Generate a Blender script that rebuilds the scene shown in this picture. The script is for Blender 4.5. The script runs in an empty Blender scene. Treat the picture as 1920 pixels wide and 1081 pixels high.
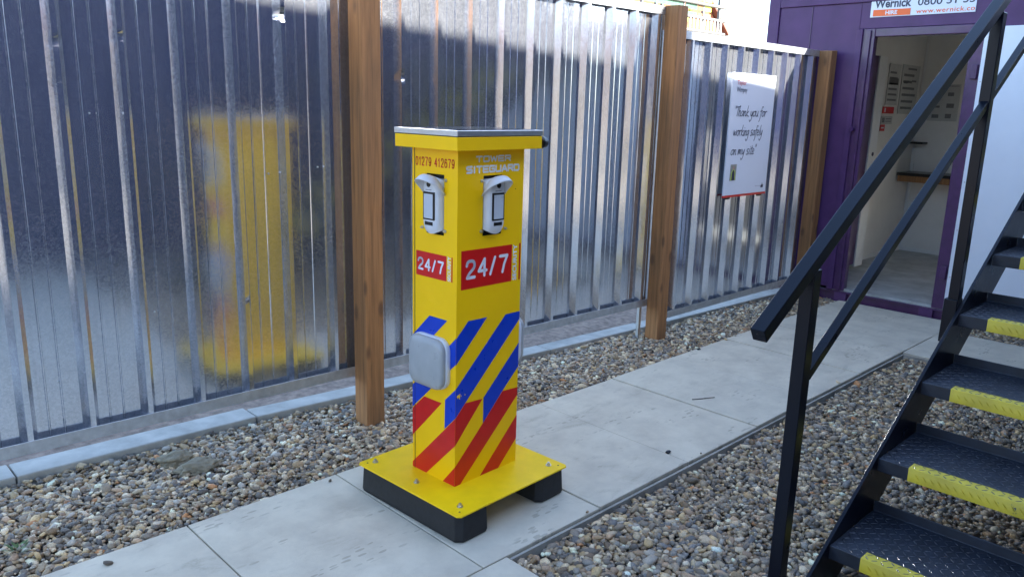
import bpy, bmesh, math, random
import numpy as np
from mathutils import Vector, Matrix
R = math.radians
random.seed(7); rng = np.random.default_rng(11)
S = bpy.context.scene
COL = S.collection

# ------------------------------------------------------------------ camera, sky, sun
cam = bpy.data.cameras.new('camera'); camo = bpy.data.objects.new('camera', cam); COL.objects.link(camo)
cr = Vector((0.71685006, -0.69673307, 0.02624918)); cu = Vector((0.13979302, 0.18050892, 0.97358844)); cb = Vector((-0.68306947, -0.69424748, 0.22679625))
camo.matrix_world = Matrix(((cr.x, cu.x, cb.x, 0), (cr.y, cu.y, cb.y, 0), (cr.z, cu.z, cb.z, 1.49), (0, 0, 0, 1)))
cam.sensor_width = 36; cam.lens = 36 * 1479.18 / 1920; cam.clip_start = .05; cam.clip_end = 2000
S.camera = camo
SUN = Vector((.50, -1, .65)).normalized()
w = bpy.data.worlds.new('World'); S.world = w; w.use_nodes = True
nt = w.node_tree; bg = nt.nodes['Background']; sky = nt.nodes.new('ShaderNodeTexSky')
sky.sky_type = 'NISHITA'; sky.sun_disc = False
sky.sun_elevation = math.asin(SUN.z); sky.sun_rotation = math.atan2(SUN.x, SUN.y)
sky.air_density = 1.0; sky.dust_density = 1.0; sky.ozone_density = 2.0; sky.altitude = 0
nt.links.new(sky.outputs[0], bg.inputs[0]); bg.inputs[1].default_value = .070
sl = bpy.data.lights.new('sun', 'SUN'); sl.energy = 2.5; sl.angle = R(.5); sl.color = (1, .95, .86)
so = bpy.data.objects.new('sun', sl); COL.objects.link(so); so.rotation_euler = SUN.to_track_quat('Z', 'Y').to_euler(); so.location = (3, -4, 8)
vs = S.view_settings; vs.view_transform = 'Standard'; vs.look = 'None'; vs.gamma = 1; vs.use_curve_mapping = False
vs.exposure = 3.5

# ------------------------------------------------------------------ materials
class NT:
    def __init__(s, name):
        s.m = bpy.data.materials.new(name); s.m.use_nodes = True; s.t = s.m.node_tree; s.b = s.t.nodes['Principled BSDF']; s.out = s.t.nodes['Material Output']
    def n(s, typ, **k):
        nd = s.t.nodes.new(typ)
        for a, v in k.items():
            if a.startswith('i_'):
                nm = a[2:]; nd.inputs[int(nm) if nm.isdigit() else nm.replace('_', ' ')].default_value = v
            else: setattr(nd, a, v)
        return nd
    def l(s, a, b): s.t.links.new(a, b)
    def coord(s, scale=(1, 1, 1), kind='Object'):
        tc = s.n('ShaderNodeTexCoord'); mp = s.n('ShaderNodeMapping'); s.l(tc.outputs[kind], mp.inputs[0]); mp.inputs['Scale'].default_value = scale; return mp.outputs[0]
    def noise(s, vec, scale, detail=4, rough=.55, dist=0):
        nd = s.n('ShaderNodeTexNoise'); nd.inputs['Scale'].default_value = scale; nd.inputs['Detail'].default_value = detail; nd.inputs['Roughness'].default_value = rough; nd.inputs['Distortion'].default_value = dist
        if vec is not None: s.l(vec, nd.inputs['Vector'])
        return nd.outputs[0]
    def ramp(s, fac, stops, interp='LINEAR'):
        nd = s.n('ShaderNodeValToRGB'); s.l(fac, nd.inputs[0]); e = nd.color_ramp.elements; nd.color_ramp.interpolation = interp
        while len(e) < len(stops): e.new(.5)
        for q, (p, c) in zip(e, stops): q.position = p; q.color = (*c, 1) if len(c) == 3 else c
        return nd.outputs[0]
    def mix(s, fac, a, b, mode='MIX'):
        nd = s.n('ShaderNodeMix', data_type='RGBA', blend_type=mode)
        for i, v in ((0, fac), (6, a), (7, b)):
            if hasattr(v, 'links'): s.l(v, nd.inputs[i])
            else: nd.inputs[i].default_value = v if i == 0 else (*v, 1)
        return nd.outputs[2]
    def math(s, op, a, b=0, c=0):
        nd = s.n('ShaderNodeMath', operation=op)
        for i, v in enumerate((a, b, c)):
            if hasattr(v, 'links'): s.l(v, nd.inputs[i])
            else: nd.inputs[i].default_value = v
        return nd.outputs[0]
    def bump(s, h, strength, dist, normal=None):
        nd = s.n('ShaderNodeBump'); nd.inputs['Strength'].default_value = strength; nd.inputs['Distance'].default_value = dist; s.l(h, nd.inputs['Height'])
        if normal is not None: s.l(normal, nd.inputs['Normal'])
        return nd.outputs[0]
    def set(s, **k):
        for a, v in k.items():
            i = s.b.inputs[a.replace('_', ' ')]
            if hasattr(v, 'links'): s.l(v, i)
            else: i.default_value = (*v, 1) if isinstance(v, tuple) and len(v) == 3 else v
        return s

def flat(name, col, rough=.5, metal=0, var=.12, scale=18, bumpd=0, coat=0, grime=0, spec=.5):
    a = NT(name); v = a.coord(); n = a.noise(v, scale, 5)
    c2 = tuple(x * (1 - var) for x in col); c1 = tuple(min(1, x * (1 + var * .6)) for x in col)
    c = a.ramp(n, [(.3, c2), (.7, c1)])
    if grime:
        g = a.ramp(a.noise(v, scale * .35, 6, .7), [(.52, (0, 0, 0)), (.72, (grime,) * 3)])
        c = a.mix(g, c, tuple(x * .45 + .02 for x in col))
    r = a.math('MULTIPLY_ADD', a.noise(v, scale * 1.7, 3), .16, rough - .08)
    a.set(Base_Color=c, Roughness=r, Metallic=float(metal)); a.b.inputs['Coat Weight'].default_value = coat; a.b.inputs['Specular IOR Level'].default_value = spec
    if bumpd: a.l(a.bump(a.noise(v, scale * 4, 4), .5, bumpd), a.b.inputs['Normal'])
    return a.m

def mat_galv():
    a = NT('galvanised_steel'); v = a.coord()
    vor = a.n('ShaderNodeTexVoronoi', feature='F1'); vor.inputs['Scale'].default_value = 150; a.l(v, vor.inputs['Vector'])
    sp = a.n('ShaderNodeSeparateColor'); a.l(vor.outputs['Color'], sp.inputs[0]); spang = sp.outputs[0]
    big = a.noise(a.coord((1.6, 1.6, .5)), 3, 5)
    fine = a.noise(v, 900, 2)
    col = a.ramp(a.math('ADD', a.math('MULTIPLY', spang, .42), a.math('MULTIPLY', big, .65)), [(.2, (.50, .54, .61)), (.8, (.72, .75, .81))])
    # water marks and dull streaks running down the sheet
    st = a.ramp(a.noise(a.coord((30, 30, 1.2)), 1.0, 4, .6), [(.56, (0, 0, 0)), (.75, (.35,) * 3)])
    col = a.mix(st, col, (.42, .44, .46))
    h = a.math('ADD', a.math('MULTIPLY', spang, .10), a.math('MULTIPLY', fine, .06))
    bn = a.bump(h, .14, .0014)
    wav = a.noise(a.coord((1, 1, .35)), 6, 2)
    bn2 = a.bump(wav, .22, .010, bn)
    rough = a.math('MULTIPLY_ADD', spang, .06, a.math('MULTIPLY_ADD', big, .06, .085))
    a.set(Base_Color=col, Metallic=1.0, Roughness=rough, Normal=bn2); a.b.inputs['Anisotropic'].default_value = .0
    b = a.n('ShaderNodeBsdfPrincipled'); a.l(col, b.inputs['Base Color']); b.inputs['Metallic'].default_value = .15; b.inputs['Roughness'].default_value = .8; a.l(bn2, b.inputs['Normal'])
    mx = a.n('ShaderNodeMixShader'); mx.inputs[0].default_value = .095; a.l(a.b.outputs[0], mx.inputs[1]); a.l(b.outputs[0], mx.inputs[2]); a.l(mx.outputs[0], a.out.inputs[0])
    return a.m

def mat_wood(name='treated_timber', base=(.27, .122, .042), dark=(.13, .06, .025)):
    a = NT(name); v = a.coord((1, 1, .055)); n1 = a.noise(v, 60, 6, .6, .6); n2 = a.noise(a.coord((1, 1, .02)), 230, 3)
    ring = a.n('ShaderNodeTexWave', wave_type='RINGS', rings_direction='Z'); ring.inputs['Scale'].default_value = 11; ring.inputs['Distortion'].default_value = 3.5; ring.inputs['Detail'].default_value = 3; ring.inputs['Detail Scale'].default_value = 1.2
    a.l(a.coord((1, 1.2, .035)), ring.inputs['Vector'])
    f = a.math('ADD', a.math('MULTIPLY', n1, .80), a.math('MULTIPLY', ring.outputs[1], .10)); f = a.math('ADD', f, a.math('MULTIPLY', n2, .25))
    c = a.ramp(f, [(.25, tuple(x * .40 for x in base)), (.5, base), (.72, tuple(min(1, x * 1.45) for x in base))])
    vk = a.n('ShaderNodeTexVoronoi', feature='F1'); vk.inputs['Scale'].default_value = 9; a.l(a.coord((1, 1, .42)), vk.inputs['Vector'])
    kn = a.ramp(vk.outputs['Distance'], [(.0, (1, 1, 1)), (.10, (.85,) * 3), (.19, (0, 0, 0))]); sel = a.n('ShaderNodeSeparateColor'); a.l(vk.outputs['Color'], sel.inputs[0])
    k = a.math('MULTIPLY', kn, a.math('GREATER_THAN', sel.outputs[0], .28)); c = a.mix(k, c, dark)
    damp = a.ramp(a.noise(a.coord((1, 1, .3)), 5, 4), [(.45, (0, 0, 0)), (.7, (.5,) * 3)]); c = a.mix(damp, c, (.12, .075, .04))
    h = a.math('ADD', a.math('MULTIPLY', n2, .6), a.math('MULTIPLY', n1, .5))
    a.set(Base_Color=c, Roughness=.72, Normal=a.bump(h, .5, .0015)); return a.m

def mat_slab():
    a = NT('paving_concrete'); v = a.coord(kind='Object'); tc = a.n('ShaderNodeNewGeometry').outputs['Position']
    n = a.noise(tc, 5, 8, .62); f = a.noise(tc, 160, 4)
    oi = a.n('ShaderNodeObjectInfo').outputs['Random']
    c = a.ramp(n, [(.3, (.47, .405, .31)), (.6, (.62, .545, .415)), (.8, (.68, .605, .47))])
    c = a.mix(a.math('MULTIPLY', oi, .5), c, a.mix(.5, c, (.50, .46, .37)))
    mp = a.n('ShaderNodeMapping'); a.l(tc, mp.inputs[0]); mp.inputs['Rotation'].default_value = (0, 0, R(20)); mp.inputs['Scale'].default_value = (2.6, 6.5, 1)
    foot = a.ramp(a.noise(mp.outputs[0], 1.6, 9, .72, .6), [(.54, (0, 0, 0)), (.68, (.75,) * 3), (.8, (.9,) * 3)])
    mask = a.ramp(a.noise(tc, 1.3, 3), [(.42, (0, 0, 0)), (.56, (1, 1, 1))]); foot = a.math('MULTIPLY', foot, mask)
    foot = a.math('MULTIPLY', foot, a.ramp(f, [(.34, (.15,) * 3), (.5, (1, 1, 1))]))
    c = a.mix(a.math('MULTIPLY', foot, .55), c, (.24, .20, .14))
    m2 = a.n('ShaderNodeMapping'); a.l(tc, m2.inputs[0]); m2.inputs['Rotation'].default_value = (0, 0, R(12)); m2.inputs['Scale'].default_value = (22, 70, 1)
    vd = a.n('ShaderNodeTexVoronoi', feature='F1'); a.l(m2.outputs[0], vd.inputs['Vector']); vd.inputs['Scale'].default_value = 1
    sc_ = a.n('ShaderNodeSeparateColor'); a.l(vd.outputs['Color'], sc_.inputs[0])
    dash = a.math('MULTIPLY', a.math('LESS_THAN', vd.outputs['Distance'], .42), a.math('GREATER_THAN', sc_.outputs[0], .45))
    mp3 = a.n('ShaderNodeMapping'); a.l(tc, mp3.inputs[0]); mp3.inputs['Rotation'].default_value = (0, 0, R(12)); mp3.inputs['Scale'].default_value = (1.3, 4.2, 1); mp3.inputs['Location'].default_value = (3, 1, 0)
    cl = a.ramp(a.noise(mp3.outputs[0], 1.9, 3, .5), [(.56, (0, 0, 0)), (.64, (1, 1, 1))])
    c = a.mix(a.math('MULTIPLY', a.math('MULTIPLY', dash, cl), .42), c, (.19, .155, .11))
    sp = a.ramp(a.noise(tc, 320, 2), [(.66, (0, 0, 0)), (.74, (.5,) * 3)]); c = a.mix(sp, c, (.2, .2, .19))
    a.set(Base_Color=c, Roughness=.82, Normal=a.bump(a.math('ADD', a.math('MULTIPLY', f, .35), n), .35, .0025)); return a.m

def mat_attr(name, rough=.6, gain=1):
    a = NT(name); at = a.n('ShaderNodeAttribute'); at.attribute_name = 'Col'
    geo = a.n('ShaderNodeNewGeometry').outputs['Position']
    n = a.ramp(a.noise(geo, 260, 4), [(.3, (.72,) * 3), (.7, (1.15,) * 3)])
    a.set(Base_Color=a.mix(1.0, at.outputs[0], n, 'MULTIPLY'), Roughness=rough); return a.m

def mat_gravel_base():
    a = NT('gravel_bed'); g = a.n('ShaderNodeNewGeometry').outputs['Position']
    vor = a.n('ShaderNodeTexVoronoi', feature='F1'); vor.inputs['Scale'].default_value = 55; a.l(g, vor.inputs['Vector'])
    s_ = a.n('ShaderNodeSeparateColor'); a.l(vor.outputs['Color'], s_.inputs[0])
    c = a.ramp(s_.outputs[0], [(0, (.05, .045, .04)), (.35, (.16, .13, .10)), (.65, (.22, .20, .18)), (1, (.34, .31, .26))])
    c = a.mix(a.ramp(vor.outputs['Distance'], [(.3, (0, 0, 0)), (.6, (.8,) * 3)]), c, (.03, .027, .024))
    h = a.math('SUBTRACT', 1.0, vor.outputs['Distance'])
    a.set(Base_Color=c, Roughness=.85, Normal=a.bump(h, 1, .008)); return a.m

M = {}
M['galv'] = mat_galv()
M['galv_rail'] = flat('dull_galvanised_rail', (.52, .55, .58), .42, .8, .18, 25, .0006, grime=.4)
M['wood'] = mat_wood(); M['slab'] = mat_slab(); M['pebble'] = mat_attr('pebble_stone', .55); M['bed'] = mat_gravel_base()
M['edge'] = flat('slab_edge_concrete', (.34, .31, .26), .9, 0, .3, 12, .002)
M['kerb'] = flat('kerb_concrete', (.46, .43, .38), .85, 0, .22, 9, .003, grime=.5)
M['dirt'] = flat('pinkish_soil', (.30, .215, .165), .95, 0, .45, 22, .01)
M['ground'] = flat('site_ground', (.24, .20, .15), .95, 0, .3, 2, .01)
M['yellow'] = flat('yellow_powder_coat', (.97, .56, .0015), .40, 0, .04, 6, 0, spec=.3)
M['yellow_plate'] = flat('yellow_plate_paint', (.95, .60, .002), .45, 0, .06, 14, .0003, spec=.3, grime=.12)
M['blue'] = flat('blue_vinyl', (.002, .045, .46), .3, 0, .08, 20)
M['red'] = flat('red_vinyl', (.62, .008, .008), .32, 0, .08, 20)
M['white_vinyl'] = flat('white_vinyl', (.74, .76, .80), .4, 0, .05, 20)
M['silver_vinyl'] = flat('silver_vinyl', (.80, .80, .76), .5, 0, .08, 60)
M['black_rubber'] = flat('black_rubber', (.010, .010, .012), .62, 0, .3, 30, .0015)
M['black_plastic'] = flat('black_plastic', (.006, .006, .007), .32, 0, .1, 30)
M['white_plastic'] = flat('white_plastic', (.66, .67, .70), .35, 0, .04, 20)
M['lens_grey'] = flat('pale_sensor_window', (.50, .53, .58), .3, 0, .04, 20)
M['lamp_cover'] = flat('frosted_lamp_cover', (.36, .37, .37), .3, 0, .10, 14)
M['alu'] = flat('anodised_aluminium', (.60, .61, .63), .35, .9, .08, 40)
M['panel_glass'] = flat('solar_glass', (.02, .03, .06), .08, 0, .1, 30)
M['zinc'] = flat('zinc_bolt', (.6, .6, .58), .35, 1, .2, 90)
M['dark_gap'] = flat('dark_recess', (.01, .012, .016), .6, 0, .1, 30)
M['purple'] = flat('purple_cabin_paint', (.086, .034, .118), .42, 0, .15, 7, .0008, grime=.25, spec=.3)
M['purple_dark'] = flat('purple_frame_paint', (.066, .020, .088), .32, 0, .25, 14, .0008, coat=.15, grime=.5)
M['navy'] = flat('navy_cabin_paint', (.006, .012, .055), .6, 0, .15, 5, spec=.08)
M['black_steel'] = flat('black_stair_paint', (.0015, .003, .009), .30, 0, .15, 6, 0, spec=.24)
M['tread'] = flat('dark_tread_paint', (.016, .021, .034), .52, 0, .45, 14, .0005, grime=.5)
M['interior'] = flat('cabin_wall_board', (.74, .72, .68), .6, 0, .05, 6)
M['floor_in'] = flat('worn_cabin_floor', (.40, .41, .39), .45, 0, .35, 6, .0005, grime=.6)
M['white_panel'] = flat('white_laminate', (.72, .75, .80), .35, 0, .03, 5)
M['white_trim'] = flat('white_trim', (.75, .75, .73), .4, 0, .05, 15)
M['board'] = flat('white_sign_board', (.70, .73, .80), .35, 0, .02, 5)
M['ink'] = flat('dark_blue_ink', (.012, .016, .05), .5, 0, .1, 40)
M['navy_ink'] = flat('navy_lettering', (.03, .035, .075), .4, 0, .1, 40)
M['orange'] = flat('orange_vinyl', (.85, .13, .015), .4, 0, .05, 20)
M['grey_print'] = flat('grey_print', (.16, .16, .17), .6, 0, .3, 90)
M['paper'] = flat('notice_paper', (.50, .50, .48), .6, 0, .08, 25)
M['skin'] = flat('printed_skin', (.45, .25, .18), .6, 0, .1, 50)
M['hivis'] = flat('printed_lime', (.45, .55, .08), .6, 0, .1, 50)
M['photo_bg'] = flat('printed_grey_brown', (.30, .29, .25), .6, 0, .3, 60)
M['brick'] = flat('orange_brick', (.24, .08, .04), .85, 0, .3, 5, .003)
M['roof_tile'] = flat('red_roof_tile', (.16, .06, .04), .8, 0, .3, 6, .003)
M['net'] = flat('green_debris_net', (.06, .14, .10), .8, 0, .3, 12)
M['scaff'] = flat('scaffold_tube', (.14, .14, .14), .55, .2, .2, 12)
M['tanboard'] = flat('scaffold_board', (.25, .15, .06), .8, 0, .25, 8)
M['mud'] = flat('dried_mud', (.21, .175, .115), .95, 0, .35, 30, .006)
M['leaf'] = flat('weed_leaf', (.07, .13, .03), .6, 0, .3, 50)
M['twig'] = flat('grey_twig', (.22, .19, .15), .8, 0, .3, 50)
M['felt'] = flat('grey_roof_felt', (.12, .12, .125), .9, 0, .2, 6)
# worn yellow nosing paint: chips let the dark tread show through
a = NT('worn_yellow_nosing'); g = a.coord(); n = a.noise(g, 38, 7, .7)
sx = a.n('ShaderNodeSeparateXYZ'); a.l(g, sx.inputs[0])
th = a.math('MULTIPLY_ADD', sx.outputs[1], -.10, .675)
f_ = a.math('GREATER_THAN', n, a.math('SUBTRACT', .70, a.math('MULTIPLY', a.math('SUBTRACT', .85, sx.outputs[1]), .16)))
a.set(Base_Color=a.mix(f_, a.ramp(a.noise(g, 12, 4), [(.3, (.48, .36, .02)), (.7, (.66, .50, .025))]), (.03, .04, .045)), Roughness=.5, Normal=a.bump(n, .3, .001)); M['nosing'] = a.m
a = NT('worn_tread_lozenge'); g = a.coord(); n = a.noise(g, 60, 4)
a.set(Base_Color=a.ramp(n, [(.5, (.018, .022, .034)), (.68, (.10, .10, .10))]), Roughness=.46, Metallic=.1); M['lozenge'] = a.m

# ------------------------------------------------------------------ mesh helpers
def obj(name, bm, mat, parent=None, smooth=False, bevel=0, seg=2):
    if isinstance(bm, bmesh.types.BMesh):
        bmesh.ops.recalc_face_normals(bm, faces=bm.faces[:])
        me = bpy.data.meshes.new(name); bm.to_mesh(me); bm.free()
    else: me = bm
    mats = mat if isinstance(mat, (list, tuple)) else [mat]
    for m_ in mats: me.materials.append(M[m_] if isinstance(m_, str) else m_)
    o = bpy.data.objects.new(name, me); COL.objects.link(o)
    if parent is not None: o.parent = parent
    if smooth:
        for p in me.polygons: p.use_smooth = True
    if bevel:
        b = o.modifiers.new('bevel', 'BEVEL'); b.width = bevel; b.segments = seg; b.limit_method = 'ANGLE'; b.angle_limit = R(40)
        if smooth: b.harden_normals = False
    return o
def thing(name, label, cat, loc=(0, 0, 0), rz=0, group=None, kind=None):
    o = bpy.data.objects.new(name, None); COL.objects.link(o); o.location = loc; o.rotation_euler = (0, 0, rz); o.empty_display_size = .1
    if kind: o['kind'] = kind
    else: o['label'] = label; o['category'] = cat
    if group: o['group'] = group
    return o
def tag(o, label, cat, group=None, kind=None):
    if label: o['label'] = label
    if cat: o['category'] = cat
    if group: o['group'] = group
    if kind: o['kind'] = kind
    return o
def box(bm, x0, x1, y0, y1, z0, z1, mi=0, T=None):
    vs_ = [Vector((x, y, z)) for x in (x0, x1) for y in (y0, y1) for z in (z0, z1)]
    if T is not None: vs_ = [T @ v for v in vs_]
    v = [bm.verts.new(q) for q in vs_]
    for f in ((0, 1, 3, 2), (4, 6, 7, 5), (0, 4, 5, 1), (2, 3, 7, 6), (0, 2, 6, 4), (1, 5, 7, 3)):
        fc = bm.faces.new([v[i] for i in f]); fc.material_index = mi
def nbox(*a, **k):
    bm = bmesh.new(); box(bm, *a, **k); return bm
def cyl(bm, p0, p1, r0, r1=None, n=12, cap=True):
    r1 = r0 if r1 is None else r1; p0 = Vector(p0); p1 = Vector(p1); d = (p1 - p0).normalized(); u = d.orthogonal().normalized(); v = d.cross(u)
    A = [bm.verts.new(p0 + (u * math.cos(t) + v * math.sin(t)) * r0) for t in [2 * math.pi * i / n for i in range(n)]]
    B = [bm.verts.new(p1 + (u * math.cos(t) + v * math.sin(t)) * r1) for t in [2 * math.pi * i / n for i in range(n)]]
    for i in range(n): bm.faces.new((A[i], A[(i + 1) % n], B[(i + 1) % n], B[i]))
    if cap: bm.faces.new(A[::-1]); bm.faces.new(B)
def ncyl(*a, **k):
    bm = bmesh.new(); cyl(bm, *a, **k); return bm
def prism(bm, pts, d, mi=0):
    """polygon pts (3d) extruded along vector d"""
    d = Vector(d); A = [bm.verts.new(Vector(p)) for p in pts]; B = [bm.verts.new(Vector(p) + d) for p in pts]; n = len(A)
    for f in [A[::-1], B] + [(A[i], A[(i + 1) % n], B[(i + 1) % n], B[i]) for i in range(n)]:
        fc = bm.faces.new(f); fc.material_index = mi
class Plane:
    """a flat writing surface: origin, reading direction u, up direction v, outward n"""
    def __init__(s, o, u, v): s.o = Vector(o); s.u = Vector(u).normalized(); s.v = Vector(v).normalized(); s.n = s.u.cross(s.v)
    def __call__(s, x, y, h=0): return s.o + s.u * x + s.v * y + s.n * h
def polys(name, P, lst, mat, parent, h=.001, t=.0008):
    bm = bmesh.new()
    for pts in lst: prism(bm, [P(x, y, h) for x, y in pts], P.n * t)
    return obj(name, bm, mat, parent)
def text(name, P, s, x0, y0, x1, y1, mat, parent, bold=0, h=.001, rot=0, shear=0, sp=1.0):
    """lettering scaled to fill the box x0..x1, y0..y1 of plane P; rot=90 reads upwards"""
    cu_ = bpy.data.curves.new(name, 'FONT'); cu_.body = s; cu_.size = 1; cu_.offset = bold; cu_.shear = shear; cu_.resolution_u = 4; cu_.space_character = sp
    to = bpy.data.objects.new('tmp', cu_); COL.objects.link(to); bpy.context.view_layer.update()
    me = bpy.data.meshes.new_from_object(to.evaluated_get(bpy.context.evaluated_depsgraph_get())); bpy.data.objects.remove(to); bpy.data.curves.remove(cu_)
    co = np.array([v.co[:2] for v in me.vertices]); lo = co.min(0); hi = co.max(0); co = (co - lo) / (hi - lo)
    if rot == 90: X = x0 + (1 - co[:, 1]) * (x1 - x0); Y = y0 + co[:, 0] * (y1 - y0)
    else: X = x0 + co[:, 0] * (x1 - x0); Y = y0 + co[:, 1] * (y1 - y0)
    for v, x, y in zip(me.vertices, X, Y): v.co = P(x, y, h)
    me.materials.clear()
    return obj(name, me, mat, parent)
def ribbon(bm, P, pts, wd, h=.001):
    pts = [Vector((x, y, 0)) for x, y in pts]; r = wd / 2
    for a_, b_ in zip(pts, pts[1:]):
        d = b_ - a_
        if d.length < 1e-6: continue
        d.normalize(); n_ = Vector((-d.y, d.x, 0)) * r
        bm.faces.new([bm.verts.new(P(q.x, q.y, h)) for q in (a_ - n_, b_ - n_, b_ + n_, a_ + n_)])
    for q in pts:
        bm.faces.new([bm.verts.new(P(q.x + r * math.cos(t), q.y + r * math.sin(t), h + .00012)) for t in [math.pi / 4 * i for i in range(8)]])
def smoothline(pts, n=4):
    if len(pts) < 3: return pts
    out = []; P_ = [pts[0]] + list(pts) + [pts[-1]]
    for i in range(1, len(P_) - 2):
        for j in range(n):
            t = j / n; a_, b_, c_, d_ = (np.array(P_[i + q], float) for q in (-1, 0, 1, 2))
            out.append(tuple(.5 * (2 * b_ + (c_ - a_) * t + (2 * a_ - 5 * b_ + 4 * c_ - d_) * t * t + (3 * b_ - a_ - 3 * c_ + d_) * t ** 3)))
    out.append(pts[-1]); return out

# ------------------------------------------------------------------ ground, path, kerb
bm = bmesh.new(); box(bm, -400, 400, -400, 400, -.3, -.075); tag(obj('ground', bm, 'ground'), None, None, kind='structure')
bm = bmesh.new(); box(bm, -1.5, 6.37, -1.5, 3.42, -.074, -.046); tag(obj('gravel_base', bm, 'bed'), None, None, kind='structure')

path = thing('path', None, None, kind='structure')
def slab(x0, x1, y0, y1, z=0.0):
    g = .0025; bm = bmesh.new(); dz = random.uniform(-.0025, .0025); tx = random.uniform(-.002, .002)
    box(bm, x0 + g, x1 - g, y0 + g, y1 - g, z - .042, z + dz)
    for v in bm.verts:
        if v.co.z > z - .02: v.co.z += tx * (v.co.x - x0) / (x1 - x0)
    return obj('slab', bm, 'slab', path, bevel=.003)
xs = [.375, .975, 1.586, 2.19, 2.785, 3.384, 3.985, 4.585, 5.19, 5.79, 6.345]
for q in range(3): slab(.375 - .6 * (q + 1), .375 - .6 * q, 1.71, 2.615)
for x0, x1 in zip(xs, xs[1:]): slab(x0, x1, 1.71 if x0 < 5.1 else 1.708, 2.615)
for y1 in (1.708, .806, -.096): 
    slab(5.235, 6.02, y1 - .9, y1)           # the branch that turns off in front of the cabin
    slab(1.092, 1.69, y1 - .9, y1); slab(.49, 1.09, y1 - .9, y1); slab(-.11, .488, y1 - .9, y1)
bm = bmesh.new(); box(bm, 1.70, 5.22, 1.694, 1.704, -.06, -.012); box(bm, 5.222, 5.23, -.8, 1.70, -.06, -.012)
tag(obj('edging_strip', bm, 'edge'), None, None, kind='structure')

kerb = thing('kerb', None, None, kind='structure')
kp = [(-.40, 3.415), (.62, 3.382), (1.612, 3.345), (2.545, 3.255), (3.478, 3.178), (4.40, 3.120), (5.35, 3.075), (6.33, 3.03)]
for i, ((x0, y0), (x1, y1)) in enumerate(zip(kp, kp[1:])):
    bm = bmesh.new(); z = .016 - .0015 * i; wd = .145 if i < 2 else .12
    prism(bm, [(x0 + .003, y0, z), (x1 - .003, y1, z), (x1 - .003, y1 + wd, z), (x0 + .003, y0 + wd, z)], (0, 0, -.10))
    obj('kerb_stone', bm, 'kerb', kerb, bevel=.006)
# soil bank that runs under and behind the fence
bm = bmesh.new(); NX, NY = 110, 26
vv = [[bm.verts.new((-.6 + 8 * i / NX, np.interp(-.6 + 8 * i / NX, [q[0] for q in kp], [q[1] for q in kp]) + .10 + 3.2 * (j / NY) ** 1.8, .004 + random.uniform(-.008, .008) + (.03 * j / NY))) for j in range(NY + 1)] for i in range(NX + 1)]
for i in range(NX):
    for j in range(NY): bm.faces.new((vv[i][j], vv[i + 1][j], vv[i + 1][j + 1], vv[i][j + 1]))
tag(obj('soil', bm, 'dirt', smooth=True), None, None, kind='structure')

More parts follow.
